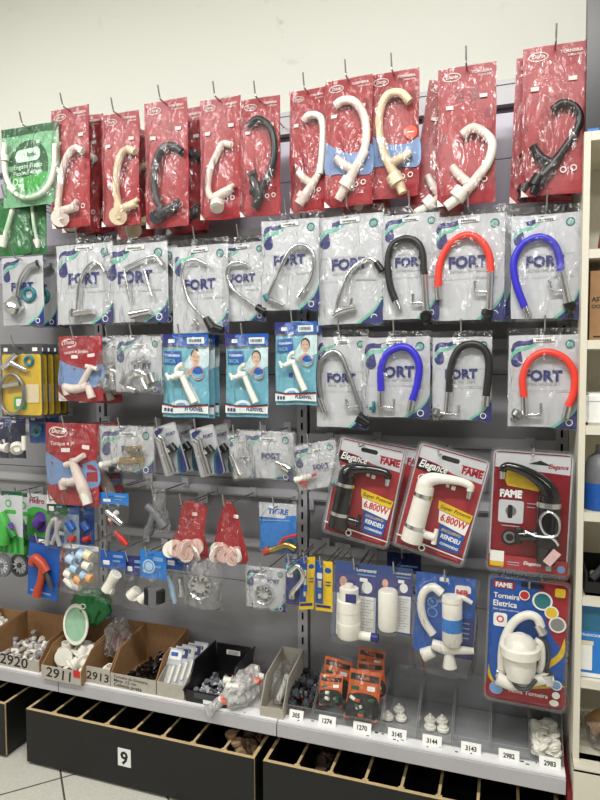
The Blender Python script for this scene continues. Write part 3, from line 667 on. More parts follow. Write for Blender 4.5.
valve_bag(138, 335, 46, 57, 'crumpled pale bag with chrome angle valve, right one of a pair', [('body', [([(128, 377), (138, 372), (150, 378)], [3.5, 4.5, 4], ch), ([(138, 372), (140, 362)], [3, 3.4], ch)]), ('knob', [([(128, 375), (124, 384)], [4, 6], ch)]), ('flange', [([(150, 374), (153, 383)], [6, 6], ch)]), ('stem', [([(132, 364), (146, 357)], 2.6, ch), ([(141, 378), (146, 390)], [3.4, 4.4], ch), ([(128, 388), (137, 391)], [3, 4], ch)])], Y=-.26)
vb = valve_bag(126, 425, 54, 46, 'pale bag with brass valve and olive square handle, right of the red and blue bag', [('body', [([(116, 461), (124, 461), (143, 460)], [3, 3.6, 3.6], M.brass), ([(133, 460), (133, 447)], [3, 2.6], M.brass)]), ('brass_handle', [([(125, 449), (141, 447)], 2, M.brass)]), ('white_inlet', [([(101, 465), (110, 463), (121, 460)], [3.6, 3, 3.6], M.white)]), ('black_nut', [([(112, 470), (119, 467)], 5.4, M.black, ln), ([(111, 470), (120, 467)], 3, M.white, ln)])])
b = MB(); p = vb.L(139, 455, -.022); b.box(tuple(p), (.026, .014, .026), mat('olive_knob', (92, 84, 52), .5)); b.build('olive_knob', vb.product)
def tilt_blister(uc, vt, w, h, roll, label, Y=-.24):
    it = Item('valve_blister', label, 'valve pack', uc, vt, w, h, Y, roll, group='tilted grey valve blisters')
    c = it.card(); c.rbase(M.steel if 0 else M.rail, .08); c.rr(.05, .03, .95, .97, M.fcard, .06)
    c.spline([(.06, .08), (.2, .05), (.45, .06), (.3, .14), (.1, .2)], M.navy); c.spline([(.06, .22), (.25, .16), (.42, .10), (.3, .2), (.08, .28)], M.sea)
    c.txt('FORT', .5, .24, .4, M.navy, .03); c.spline([(.95, .45), (.75, .62), (.6, .97), (.95, .97)], M.teal); c.spline([(.95, .55), (.8, .68), (.7, .97), (.95, .97)], M.navy)
    it.done(c, 'printed_card', 0, 0)
    s = it.s; q = lambda a, b, y=-.02: Vector(((a-.5)*it.W, y, -b*it.H))
    b = MB(); b.tube([q(.42, .24), q(.42, .5), q(.46, .95)], [3.2*s, 4*s, 3.6*s], ch, False); b.tube([q(.25, .55), q(.75, .48)], [3*s, 3*s], ch, False); pr = b.build('angle_valve', it.root)
    b = MB(); b.tube([q(.3, .2), q(.42, .3)], [4.6*s, 3*s], ch, False); b.tube([q(.66, .42), q(.78, .56)], [4*s, 4*s], M.black, False); b.build('knob', pr)
    b = MB(); b.prism(rrect(it.W*1.06, it.H*1.04, .008, 4, 0, -it.H*.5), -.0042, -.0036, BLIS); b.prism(rrect(it.W*.7, it.H*.86, .016, 4, -.002, -it.H*.52), -.042, -.005, BLIS); b.build('clear_blister', it.root)
    return it
tb = tilt_blister(163.5, 425, 24, 50, -17, 'tilted grey blister with chrome angle valve, left of two')
t2 = tilt_blister(201, 427, 25, 49, -15, 'tilted grey blister with chrome angle valve, right of two')
again(tb, 'grey blister hanging behind the left tilted angle valve blister', .06, .028, -.0)
again(t2, 'grey blister hanging behind the right tilted angle valve blister', .06, .028, 0)
valve_bag(239, 433, 22, 45, 'narrow crumpled pale bag with chrome nozzle, left of the wide pale bag', [('body', [([(231, 455), (236, 466), (240, 475)], [3, 4, 5.4], ch)])], roll=-8)
valve_bag(266, 430, 53, 48, 'wide crumpled pale bag with small chrome nozzle, in the middle row', [('body', [([(276, 462), (284, 466), (290, 470)], [3, 4.4, 4], ch)])])
valve_bag(312, 442, 45, 46, 'tilted pale bag with small red-capped valve, beside the black electric tap blister', [('body', [([(295, 480), (303, 478), (312, 476)], [3, 3.6, 2.6], M.white)]), ('red_cap', [([(302, 481), (306, 486)], [3.4, 3], M.vred)]), ('lever', [([(304, 479), (316, 474)], [1.6, 1.4], M.vred)])], roll=-12)

# blue packs with a printed woman
def blue_pack(uc, vt, w, h, label, Y=-.25):
    it = Item('tap_bag', label, 'tap pack', uc, vt, w, h, Y, group='blue packs with a printed woman and white tap')
    c = it.card(); c.base(M.aqua, M.blue)
    c.rect(0, .12, 1, .16, M.yellow); c.poly([(.38, .42), (.72, .16), (1, .16), (1, .38), (.6, .5)], mat('pale_print', (214, 226, 228), .5))
    c.ell(.72, .275, .115, M.hair, .15); c.ell(.715, .295, .095, M.skin, .14); c.spline([(.55, .48), (.62, .41), (.72, .38), (.82, .41), (.9, .48), (.72, .5)], M.skin)
    c.rect(.69, .325, .755, .331, M.vred); c.rect(.665, .275, .70, .281, M.hair); c.rect(.745, .275, .78, .281, M.hair)
    c.rect(.05, .2, .42, .36, M.blue); c.txt('TORNEIRA', .07, .265, .33, M.paper, .03); c.txt('BICA', .07, .34, .24, M.aqua, .03, hs=1)
    c.ell(.78, .47, .135, M.paper); c.ell(.78, .47, .12, M.blue); c.spline([(.67, .47), (.78, .49), (.89, .47), (.84, .53), (.72, .53)], M.aqua); c.ell(.78, .47, .14, M.orange, ring=.012)
    c.ell(.4, .86, .2, M.paper, .12); c.ell(.4, .865, .12, M.sky, .07)
    c.poly([(0, .83), (.3, .855), (.6, .86), (1, .835), (1, .90), (0, .90)], M.dnavy); c.poly([(0, .85), (.3, .873), (.6, .878), (1, .855), (1, .90), (0, .90)], M.orange); c.poly([(0, .86), (.3, .885), (.6, .89), (1, .865), (1, .95), (0, .95)], M.paper)
    c.txt('FLEXIVEL', .5, .925, .4, M.navy, .04); 
    for k in range(3): c.rr(.05+.07*k, .89, .10+.07*k, .93, M.navy, .2)
    it.done(c, 'printed_sheet', .004, .004)
    hcard = it.card(0, 0, it.W*1.02, it.H*.15); hcard.k = 16; hcard.rect(0, 0, 1, 1, M.blue); hcard.rect(.0, .0, .25, 1, M.navy)
    hcard.rr(.16, .4, .3, .7, M.paper); hcard.rr(.56, .3, .92, .8, M.paper, .1)
    for k in range(8): hcard.rect(.6+.035*k, .42, .62+.035*k, .66, M.ink)
    hcard.build('header_card', it.root)
    q = lambda a, b, y=-.024: Vector(((a-.5)*it.W, y, -b*it.H)); u = it.W
    b = MB(); b.tube([q(.30, .52), q(.42, .49), q(.54, .49)], [.06*u, .075*u, .07*u], M.white); b.tube([q(.5, .5), q(.62, .66), q(.76, .82)], [.062*u, .068*u, .075*u], M.white, False); t = b.build('tap', it.root)
    b = MB(); b.tube([q(.4, .5), q(.38, .43), q(.46, .38), (q(.52, .375))], [.055*u, .05*u, .055*u, .06*u], M.white); b.build('spout', t)
    b = MB(); b.tube([q(.18, .5), q(.3, .525)], [.025*u, .045*u], M.white, False); b.tube([q(.15, .47), q(.21, .55)], [.03*u, .03*u], M.white, False); b.build('handle', t)
    it.film(AFILM, .022, .004, pinch=.3, low=.9); return it
b1 = blue_pack(185, 334, 46, 83, 'blue pack with printed woman and white tap, leftmost of three')
blue_pack(247, 334, 42, 83, 'blue pack with printed woman and white tap, middle of three')
b3 = blue_pack(296, 322, 41, 83, 'blue pack with printed woman and white tap, rightmost of three, hung higher')
again(b1, 'blue pack hanging directly behind the leftmost woman-printed pack', .035, .006, -.005)
again(b1, 'blue pack hanging furthest back behind the leftmost woman-printed pack', .07, .008, 0)
again(b3, 'blue pack hanging behind the rightmost woman-printed pack', .04, .006, 0)

# small cards at the far left, fourth row
def small_card(uc, vt, w, h, label, top, body, segs=(), Y=-.2, roll=0, group='small navy packs at the left edge', film=FILM, head=.3, pname='fitting', name='fitting_bag', cat='fitting pack', bulge=.025, amp=.005, white=False, text=None, tint=None):
    it = Item(name, label, cat, uc, vt, w, h, Y, roll, group=group)
    c = it.card()
    if body: c.base(body, body)
    else:
        c.z0 = 0
    if top:
        if not body: c.prism([c.q(0, head), c.q(1, head), c.q(1, 0), c.q(0, 0)], 0, -.0008, top); c.k = 3
        else: c.rect(0, 0, 1, head, top)
        c.rr(.12, .55*head, .38, .8*head, M.paper); 
        if text: c.txt(text, .3, .5*head, .55, M.paper, .03)
        else: c.rr(.5, .2*head, .9, .35*head, M.sky, .3); c.rr(.5, .5*head, .8, .6*head, M.sky, .3)
    if body or top: it.done(c, 'header_card' if not body else 'printed_card', .003, .003)
    if segs:
        it.product = MB().build(pname, it.root)
        for nm, sg in segs: it.seg(nm, sg)
        p = it.product; f = list(p.children)[0]; p.data = f.data; bpy.data.objects.remove(f)
    if film: it.film(film, bulge, amp, x=(-.03, 1.03), z=(0 if body else head*.6, 1.02), freq=30, pinch=.3)
    return it
W_ = M.white
small_card(5, 418, 15, 40, 'navy pack with white roll end, at the very left edge', M.navy, M.dnavy, [('fitting', [([(1, 446), (8, 448)], [5, 5], W_), ([(3, 440), (5, 446)], 4, M.steel)])], head=.2)
small_card(18, 416, 15, 42, 'navy pack with round white plug, second from left in fourth row', M.navy, M.dnavy, [('plug', [([(17, 446, -.014), (17, 450, -.03)], [6, 6.4], W_, ln), ([(17, 449, -.03), (17, 449, -.036)], 3, W_, ln)]), ('thread', [([(24, 436), (24, 450)], 2.4, W_, ln)])], head=.2)
small_card(37, 413, 16, 30, 'navy pack with teal seal ring, left of the larger red and blue bag', M.navy, M.blue, [('seal_ring', [([(37+4*math.cos(a), 431+4.5*math.sin(a)) for a in (0, 1.05, 2.1, 3.14, 4.2, 5.25, 6.28)], 1.8, M.teal)])], head=.3, Y=-.19)
small_card(52, 412, 13, 28, 'blue pack behind the top edge of the larger red and blue bag', M.bblue, M.blue, (), head=.3, Y=-.13)

# ================================================================== electric tap blisters
def clamshell(it, top=.0, depth=.075, r=.02):
    W, H = it.W, it.H
    b = MB(); o = rrect(W*1.07, H*1.05, r, 6, 0, -H*.5); i = rrect(W*1.0, H*.985, r*.8, 6, 0, -H*.5); n = len(o)
    for y0, y1, A_, B2 in ((-.006, -.006, o, i),): b.add([(p[0], -.006, p[1]) for p in A_]+[(p[0], -.006, p[1]) for p in B2], [(k, (k+1) % n, n+(k+1) % n, n+k) for k in range(n)], RIM)
    b.add([(p[0], -.006, p[1]) for p in o]+[(p[0], 0.002, p[1]) for p in o], [(k, (k+1) % n, n+(k+1) % n, n+k) for k in range(n)], RIM)
    s1 = rrect(W*.97, H*.95, r*.8, 6, 0, -H*.5); s2 = rrect(W*.93, H*.82, r, 6, 0, -H*.47)
    rings = [(i, -.006), (s1, -.012), (s2, -depth*.9)]; s3 = rrect(W*.88, H*.77, r, 6, 0, -H*.465); rings.append((s3, -depth))
    vs = [(p[0], y, p[1]) for R_, y in rings for p in R_]; fs = []
    for q in range(len(rings)-1):
        for k in range(n): fs.append((q*n+k, q*n+(k+1) % n, (q+1)*n+(k+1) % n, (q+1)*n+k))
    fs.append(tuple(range((len(rings)-1)*n, len(rings)*n)))
    b.add(vs, fs, BLIS, False); 
    # the raised bead round the shell
    P = [(p[0]*1.0, -.008, p[1]) for p in rrect(W*1.02, H*1.005, r, 6, 0, -H*.5)]; b.tube(P+[P[0]], .0022, RIM, False, 6, False)
    return b.build('clear_clamshell', it.root)
FAG = 'red blisters of electric taps'
def fame(uc, vt, w, h, roll, label, body, trim, back=False, Y=-.24):
    it = Item('electric_tap_blister', label, 'electric tap pack', uc, vt, w, h, Y, roll, group=FAG, hook=False)
    W, H = it.W, it.H; c = it.card(); c.rbase(M.fcard, .05)
    q = lambda a, b, y=-.03: Vector(((a-.5)*W, y, -b*H))
    if not back:
        c.rr(.02, .01, .98, .99, M.redw, .06); c.poly([(.03, .02), (.97, .02), (.97, .22), (.55, .20), (.3, .15), (.03, .13)], M.fcard)
        c.rr(.34, .055, .60, .10, M.slot, .5); c.txt('FAME', .66, .17, .29, M.redh, .05, hs=1.2); c.rect(.64, .095, .96, .105, M.redh)
        c.poly([(.03, .14), (.3, .16), (.5, .21), (.5, .27), (.03, .24)], M.slot)
        c.txt('Elegance', .06, .215, .4, M.paper, .02, hs=1.3, shear=.25); c.txt('slim', .3, .27, .14, M.paper, .0, shear=.25)
        c.ell(.16, .32, .07, M.paper, ring=.012)
        c.poly([(.46, .47), (.97, .52), (.95, .60), (.48, .55)], M.yellow); c.txt('Super Potente', .5, .535, .44, M.ink, .01, ang=-4, shear=.2)
        c.poly([(.5, .555), (.95, .605), (.93, .72), (.53, .67)], M.paper); c.txt('6.800W', .54, .645, .38, M.vred, .03, hs=1.25, ang=-5)
        c.poly([(.56, .68), (.93, .725), (.9, .93), (.60, .90)], M.blue); c.txt('EXCLUSIVO', .60, .735, .28, M.yellow, .02, ang=-5); c.txt('RENDEU', .61, .80, .28, M.paper, .04, hs=1.2, ang=-5); c.txt('COMANDO', .62, .86, .27, M.paper, .04, ang=-5)
        c.rect(.03, .9, .97, .985, M.redd); c.poly([(.0, .89), (1, .93), (1, .94), (0, .905)], M.paper)
        c.ell(.4, .95, .05, M.paper); c.ell(.4, .95, .03, M.slot); c.rr(.62, .945, .92, .965, M.redw, .4); c.rr(.5, .3, .55, .33, M.paper); c.rr(.58, .3, .64, .34, M.paper)
        it.done(c, 'printed_card', 0, 0)
        b = MB(); bx = .24
        b.tube([q(bx, .90), q(bx, .78), q(bx, .77), q(bx-.0, .40), q(bx, .36)], [.155*W, .155*W, .14*W, .13*W, .12*W], body, False, 22); p = b.build('electric_tap', it.root)
        b = MB(); b.tube([q(bx-.01, .42), q(bx-.01, .34), q(bx+.06, .285), q(bx+.22, .252), q(bx+.44, .232), q(bx+.58, .245), q(bx+.60, .29)], [.122*W, .12*W, .095*W, .07*W, .058*W, .055*W, .048*W], body, True, 16); b.build('spout', p)
        b = MB(); b.tube([q(bx+.60, .29), q(bx+.60, .36)], [.042*W, .038*W], ch, False, 14); b.build('nozzle', p)
        for z, rr_ in ((.43, .142), (.735, .158)):
            b = MB(); b.tube([q(bx, z), q(bx, z+.035)], [rr_*W, rr_*W], ch, False, 22); b.build('chrome_band', p)
        b = MB(); b.tube([q(bx+.10, .80), q(bx+.30, .80)], [.06*W, .055*W], body, False, 14); b.tube([q(bx+.30, .72), q(bx+.31, .86)], [.03*W, .04*W], body, False, 10); b.build('knob', p)
    else:
        c.rr(.02, .01, .98, .99, M.redd, .06); c.poly([(.03, .02), (.97, .02), (.97, .17), (.03, .14)], M.fcard); c.poly([(.45, .10), (.6, .065), (.75, .105)], M.slot); c.txt('Elegance', .7, .125, .24, M.redh, .02, shear=.25, hs=1.2)
        c.poly([(.1, .16), (.58, .2), (.6, .32), (.2, .29)], M.yellow); c.txt('FAME', .11, .385, .28, M.paper, .05, hs=1.2); c.rect(.1, .335, .4, .342, M.paper)
        c.rr(.1, .41, .42, .60, M.fcard, .1); c.ell(.26, .5, .07, M.steel); c.rr(.22, .45, .28, .56, M.slot, .3); c.ell(.26, .72, .11, M.slot); c.ell(.26, .72, .08, M.steel); c.ell(.26, .72, .05, M.slot); 
        c.rect(.15, .62, .38, .627, M.fline); c.rect(.46, .42, .58, .426, M.fline); c.rect(.46, .45, .56, .456, M.fline)
        c.rect(.0, .87, 1, .985, M.redw); c.rect(.02, .84, .2, .93, M.paper); c.rect(.02, .93, .2, .97, M.yellow); c.txt('Elegance', .45, .93, .22, M.paper, .02, shear=.25); c.ell(.92, .935, .05, M.sky); c.rr(.73, .92, .8, .96, M.fcard)
        c.rect(.25, .92, .4, .926, M.fcard); c.rect(.25, .94, .4, .945, M.fcard)
        it.done(c, 'printed_card', 0, 0)
        b = MB(); bx = .72
        b.tube([q(bx, .88), q(bx, .74), q(bx, .73), q(bx, .40), q(bx, .33)], [.12*W, .13*W, .15*W, .145*W, .13*W], body, False, 22); p = b.build('electric_tap', it.root)
        b = MB(); b.tube([q(bx+.02, .40), q(bx, .30), q(bx-.1, .225), q(bx-.3, .155), q(bx-.50, .12), q(bx-.575, .135), q(bx-.585, .165)], [.12*W, .115*W, .09*W, .07*W, .058*W, .055*W, .05*W], body, True, 16); b.build('spout', p)
        b = MB(); b.tube([q(bx-.585, .155), q(bx-.585, .225)], [.045*W, .04*W], ch, False, 14); b.build('nozzle', p)
        b = MB(); b.tube([q(bx, .38), q(bx, .42)], [.157*W, .157*W], ch, False, 22); b.build('chrome_band', p)
        b = MB(); b.tube([q(bx-.34, .68), q(bx-.1, .66), q(bx+.1, .64)], [.07*W, .08*W, .08*W], body, True, 14); b.tube([q(bx-.35, .62), q(bx-.35, .74)], .05*W, body, False, 12); b.build('valve', p)
        b = MB(); b.tube([q(bx-.28, .62, -.06), q(bx-.1, .645, -.066), q(bx+.1, .62, -.066), q(bx+.12, .5, -.066), q(bx+.0, .44, -.066), q(bx-.1, .5, -.066), q(bx-.06, .6, -.066), q(bx+.08, .66, -.066), q(bx+.13, .7, -.066)], .018*W, M.chrome, True, 8); b.build('power_cord', p)
        b = MB(); b.box((0, 0, 0), (.11*W, .002, .13*H), mat('pink_paper', (222, 186, 184), .6), Matrix.Translation(q(bx+.06, .8, -.07)) @ Matrix.Rotation(rad(35), 4, 'Y')); b.build('paper_tag', p)
    clamshell(it); return it
fame(373, 444, 66, 98, 11, 'red electric tap blister holding a black tap, left of three', M.gloss, ch)
fame(455, 452, 72, 108, 14, 'red electric tap blister holding a white tap, middle of three', M.white, ch, Y=-.26)
q3 = fame(533, 452, 80, 121, 2, 'dark red electric tap blister seen from the back with black tap', M.gloss, ch, True, Y=-.255)
g2 = Item('electric_tap_blister', 'red electric tap blister mostly hidden behind black and white tap blisters', 'electric tap pack', 402, 446, 62, 98, -.15, 8, group=FAG, hook=False)
c = g2.card(); c.rbase(M.fcard, .05); c.rr(.02, .01, .98, .99, M.redw, .06); c.poly([(.03, .02), (.97, .02), (.97, .2), (.03, .13)], M.fcard); c.txt('FAME', .62, .17, .3, M.redh, .05, hs=1.2); g2.done(c, 'printed_card', 0, 0); clamshell(g2, depth=.05)
for (u, v, Y) in ((362, 446, -.27), (440, 455, -.29), (533, 455, -.29)):
    HOOKS.append(((u, v, Y), 'an electric tap blister at %s' % {362: 'the left', 440: 'the middle', 533: 'the right'}[u], .02))
# ================================================================== rows 5 and 6
LG = 'hose reel wheel packs'
def reel(uc, vt, label, Y, wheel, dark=False):
    it = Item('hose_reel_pack', label, 'hose reel', uc, vt, 26, 62, Y, group=LG)
    c = it.card(); c.base(M.fcard); c.rect(0, 0, 1, .06, M.dkgreen); c.ell(.45, .2, .12, M.lgreen, ring=.04); c.rr(.3, .30, .75, .36, M.lgreen, .4); c.rect(0, .72, 1, 1, M.lgreen)
    for k in range(4): c.rect(.1+.22*k, .75, .2+.22*k, .98, M.green)
    it.done(c, 'printed_card', .002, .002)
    it.seg('hose_gun', [([(uc-9, vt+22), (uc-4, vt+36), (uc-6, vt+52)], [5, 6, 7], M.lgreen), ([(uc-4, vt+32), (uc+6, vt+46)], [4, 3], M.green), ([(uc+1, vt+32), (uc+3, vt+38)], 2.4, M.purple)])
    b = MB(); p = it.L(*wheel, -.012); s = it.s; gm = M.mgrey if not dark else M.dgrey
    T = Matrix.Translation(p) @ Matrix.Rotation(rad(90), 4, 'X')
    b.lathe([(9*s, -.008), (11.5*s, -.008), (12*s, 0), (11.5*s, .008), (9*s, .008), (9*s, -.008)], gm, T, 28)
    for k in range(12): b.tube([p+Vector((2*s*math.cos(k*.5236), 0, 2*s*math.sin(k*.5236))), p+Vector((9.4*s*math.cos(k*.5236), 0, 9.4*s*math.sin(k*.5236)))], .6*s, M.fcard, False, 6)
    b.tube([p+Vector((0, -.008, 0)), p+Vector((0, .01, 0))], 2.6*s, gm, False, 14); b.build('wheel', it.root); return it
reel(9, 491, 'green and white pack with hose gun and grey wheel, front one at left edge', -.25, (2, 565))
reel(24, 493, 'green and white pack with dark wheel, half behind the front hose gun pack', -.12, (20, 565), True)
it = Item('hose_fitting_card', 'white and green card with purple oval, left of the clear tubing bag', 'fitting pack', 38, 494, 21, 46, -.17)
c = it.card(); c.base(M.fcard); c.spline([(0, .35), (.4, .28), (1, .4), (1, 1), (0, 1)], M.lgreen); c.txt('Hidro', .1, .2, .7, M.redh, .03); c.ell(.6, .6, .3, M.purple, .42); it.done(c, 'printed_card', .002, .002)
it.seg('purple_connector', [([(36, 525), (41, 518)], [5, 5], M.purple)])
small_card(57, 496, 20, 52, 'green-headed clear bag of grey tubing at the left of the lower rows', M.dkgreen, None, [('tubing', [([(47, 545), (49, 528), (56, 519), (57, 535), (60, 546)], 2.2, M.rail), ([(52, 544), (60, 522)], 2, M.rail)])], head=.36, Y=-.25, group=None, pname='tubing')
for k, (u, l) in enumerate(((71, 'left of two beside the blue-headed valve bag'), (86, 'right of two beside the blue-headed valve bag'))):
    small_card(u, 500, 15, 44, 'blue sachet with red bottom tip, %s' % l, M.bblue, M.pblue if k == 0 else M.blue, [('fitting', [([(u-3, 522), (u+2, 530)], [4, 4], M.blue), ([(u-2, 540), (u+4, 538)], [3, 2.4], M.vred)])], head=.32, Y=-.22+.03*k, group='blue sachets with red tips')
small_card(114, 493, 29, 53, 'blue-headed clear bag with red and chrome valve, beside the grey pipe tee', M.bblue, None, [('valve', [([(107, 511), (114, 517), (122, 524)], [3, 4, 3], ch), ([(110, 520), (117, 512)], 2.6, W_), ([(108, 514), (112, 524)], 1.8, M.vred)]), ('red_handle', [([(115, 532), (121, 538), (127, 545)], [2, 3, 2.4], M.vred)])], head=.22, Y=-.24, group=None, pname='valve')
it = Item('pipe_tee_bag', 'narrow clear bag beside a dark grey plastic pipe tee', 'pipe fitting pack', 159, 489, 14, 44, -.22, -8)
it.seg('pipe_tee', [([(147, 506), (154, 512), (163, 525)], [3.6, 4, 4.4], M.mgrey), ([(155, 511), (149, 530)], [4, 3.6], M.mgrey), ([(150, 527), (148, 534)], [5, 5], M.mgrey), ([(160, 520), (165, 527)], [5, 5], M.mgrey)])
it.film(CRUM, .02, .006)
def onion(uc, vt, w, h, label, roll, P, prof):
    it = Item('washer_bag', label, 'washer pack', uc, vt, w, h, -.24, roll, group='red clear bags of white discs')
    c = it.card()
    c.prism([c.q(*p) for p in P], 0, -.0008, M.redw); c.k = 3
    c.poly([P[0], P[1], P[2], P[-2], P[-1]], M.redh)
    for k in range(6): c.rect(.42, .14+.05*k, .62, .155+.05*k, M.redw)
    c.rr(.62, .2, .74, .26, M.paper); c.ell(.16, .9, .07, M.paper, ring=.015); it.done(c, 'red_backing_sheet', .004, .004)
    rr = random.Random(int(uc))
    b = MB(); q = lambda a, b_, y: Vector(((a-.5)*it.W, y, -b_*it.H))
    k = 0
    for a in (.24, .34, .44, .54, .64, .74):
        for y in (-.014, -.03):
            T = Matrix.Translation(q(a+rr.uniform(-.03, .03), .84+rr.uniform(-.08, .05), y)) @ Euler((rad(90+rr.uniform(-30, 30)), 0, rad(rr.uniform(-60, 60)))).to_matrix().to_4x4()
            m = MB(); u_ = .165*it.W; m.lathe([(u_*.4, -.004), (u_, -.004), (u_, .004), (u_*.4, .004), (u_*.4, -.004)], M.white, T, 20); m.build('disc', it.root); k += 1
    it.film(RNET, .045, .006, taper=.0, pinch=.7, x=(.06, .94))
    fm = [o for o in it.root.children if o.name.startswith('clear_film')][0]
    for v in fm.data.vertices:
        t = max(0, min(1, -v.co.z/it.H)); a, b_ = prof(t); v.co.x = (a+(b_-a)*(v.co.x/it.W+.5)-.5)*it.W
    return it
onion(187, 500, 44, 58, 'red clear bag of white discs, left of two, wider', 0, [(.45, 0), (.85, .05), (.95, .1), (.88, .55), (1, .93), (.9, 1), (.08, .98), (0, .9), (.28, .5), (.36, .2)], lambda t: (.42-.44*t, .93+.07*t))
onion(229, 501, 40, 61, 'red clear bag of white discs, right of two, pointed top', 0, [(.42, 0), (.54, 0), (.72, .2), (.98, .92), (.9, 1), (.1, 1), (.02, .92), (.26, .3)], lambda t: (.42-.44*t, .56+.46*t**.8))
tg = small_card(278, 503, 37, 49, 'blue and white bag with red-capped brass valve, left of slotted upright', None, M.bblue, [('valve', [([(268, 551), (277, 548), (287, 545), (296, 549)], [3.4, 3, 3.6, 4], M.brass)]), ('red_cap', [([(264, 552), (270, 550)], [4, 4], M.nozzle)]), ('lever', [([(278, 546), (285, 538), (297, 535)], 1.4, M.vred)])], Y=-.2, group=None, pname='valve', bulge=.03)
c = tg.card(); c.k = 8; c.rect(0, 0, 1, .3, M.fcard); c.txt('TIGRE', .22, .22, .56, M.blue, .05, hs=.9, shear=.15); c.poly([(.0, .36), (1, .32), (1, .34), (0, .38)], M.sky); c.build('white_header', tg.root)
onz = Item('hose_nozzle_card', 'blue card with orange pistol nozzle and dark grip, front of two', 'nozzle pack', 45, 538, 31, 60, -.26, 5, group='blue cards with orange nozzles')
c = onz.card(); c.base(M.blue, M.blue); c.rect(0, 0, 1, .12, M.navy); c.rr(.3, .03, .7, .09, M.paper, .4); c.rect(.1, .9, .8, .93, M.sky); onz.done(c, 'printed_card', .003, .003)
onz.product = onz.seg('nozzle', [([(32, 564), (35, 558), (41, 563), (47, 572)], [4, 4.4, 5, 4.4], M.nozzle)])
onz.seg('barrel', [([(43, 566), (41, 580), (38, 590), (37, 596)], [4, 3.6, 4.2, 4.6], M.nozzle)]); onz.seg('grip', [([(45, 571), (49, 580), (52, 589)], [2, 2.6, 2.2], M.dgrey)])
again(onz, 'blue card with orange pistol nozzle, half hidden behind the front one', .09, .022, .01)
cb = small_card(79, 545, 38, 48, 'clear bag of pale blue, white and orange bits above the green bag', M.fcard, None, [('plug', [([(66, 578), (72, 584), (80, 588)], [4, 4.4, 3.4], W_), ([(68, 586), (77, 589)], 2, M.black)])]+[('bit', [([(60+u, 550+v), (66+u, 553+v)], [4.6, 4.6], m_)]) for u, v, m_ in ((8, 8, M.pblue), (18, 4, M.pblue), (12, 17, M.pblue), (24, 14, W_), (22, 24, M.pblue), (25, 4, M.cream), (16, 28, mat('peach_plastic', (226, 164, 104), .5)), (26, 26, mat('peach_plastic', (226, 164, 104), .5)), (6, 22, W_))], head=.1, Y=-.25, group=None, pname='plug', film=CRUM)
small_card(113, 551, 25, 51, 'blue-headed clear bag with square white plug, above the crumpled reddish bag', M.blue, None, [('plug', [([(107, 590), (111, 582), (116, 574)], [6, 5, 6], W_), ([(104, 588), (113, 592)], 3.4, W_)])], head=.34, Y=-.25, group='blue-headed bags of fittings', pname='plug')
small_card(134, 556, 19, 52, 'blue-headed clear bag with pale flange, left of the round-emblem blue bag', M.navy, None, [('flange', [([(131, 596), (137, 590)], [6, 5], W_), ([(133, 588), (136, 600)], 3.4, W_)])], head=.38, Y=-.24, group='blue-headed bags of fittings', pname='flange')
e4 = small_card(153, 551, 26, 55, 'bright blue bag with round pale emblem and dark seal rings', M.bblue, None, [('seal_rings', [([(150, 588, -.016), (150, 603, -.016)], [6, 6], M.slot, ln), ([(155, 588, -.016), (155, 603, -.016)], [7, 7], M.mgrey, ln), ([(160, 590), (160, 602)], [5, 5], M.slot, ln)]), ('pale_flange', [([(141, 600), (148, 592)], [5, 3], W_)])], head=.5, Y=-.26, group='blue-headed bags of fittings', pname='seal_rings')
c = e4.card(); c.k = 8; c.ell(.35, .28, .24, M.pblue); c.ell(.35, .28, .18, M.bblue, ring=.03); c.build('round_emblem', e4.root)
small_card(178, 550, 27, 50, 'blue-headed clear bag of metal fittings beside the chrome drain bag', M.blue, None, [('fitting', [([(168, 575), (172, 590), (175, 603)], [2.4, 3, 2.4], M.pblue), ([(180, 578), (182, 596)], 3.4, ch)])], head=.4, Y=-.2, group='blue-headed bags of fittings')
def drain_bag(uc, vt, w, h, label, cu, cv, r, fort=False, Y=-.25):
    it = Item('drain_bag', label, 'drain pack', uc, vt, w, h, Y, group='bags with round chrome drains')
    if fort: fort_print(it, .0, (.25, .2), ft=(.55, .36, .3))
    p = it.L(cu, cv, -.012); s = it.s*r; T = Matrix.Translation(p) @ Matrix.Rotation(rad(90), 4, 'X')
    b = MB(); b.lathe([(s*.95, -.012), (s, .004), (s*.92, .010), (s*.80, .006), (s*.72, -.002), (s*.5, -.004), (s*.45, .003), (s*.2, .005), (s*.01, .005)], ch, T, 30)
    o = b.build('chrome_drain', it.root)
    b = MB()
    for k in range(10): b.tube([p+Vector((s*.5*math.cos(k*.628), -.001, s*.5*math.sin(k*.628))), p+Vector((s*.7*math.cos(k*.628), -.001, s*.7*math.sin(k*.628)))], s*.05, M.slot, False, 6)
    b.build('strainer_slots', o)
    it.film(CRUM, .035, .006, x=(-.02, 1.02)); return it
drain_bag(203, 557, 37, 50, 'crumpled clear bag with shiny chrome drain bowl', 200, 587, 13)
drain_bag(266, 567, 40, 41, 'pale printed bag with round chrome strainer drain', 264, 594, 10, True)
lv = Item('lever_tap_card', 'navy card with chrome lever tube, left of two yellow cards', 'valve pack', 293, 559, 15, 46, -.25, group=None)
c = lv.card(); c.base(M.navy, M.navy); c.spline([(0, .1), (.5, .05), (1, .12), (1, .3), (0, .25)], M.teal); c.rr(.1, .3, .5, .4, M.paper); lv.done(c, 'printed_card', .001, .001)
lv.seg('chrome_lever', [([(289, 573), (298, 566), (303, 578), (293, 592), (292, 598)], [2.6, 2.4, 2.4, 2.8, 3.4], ch)]); lv.film(FILM, .03, .004)
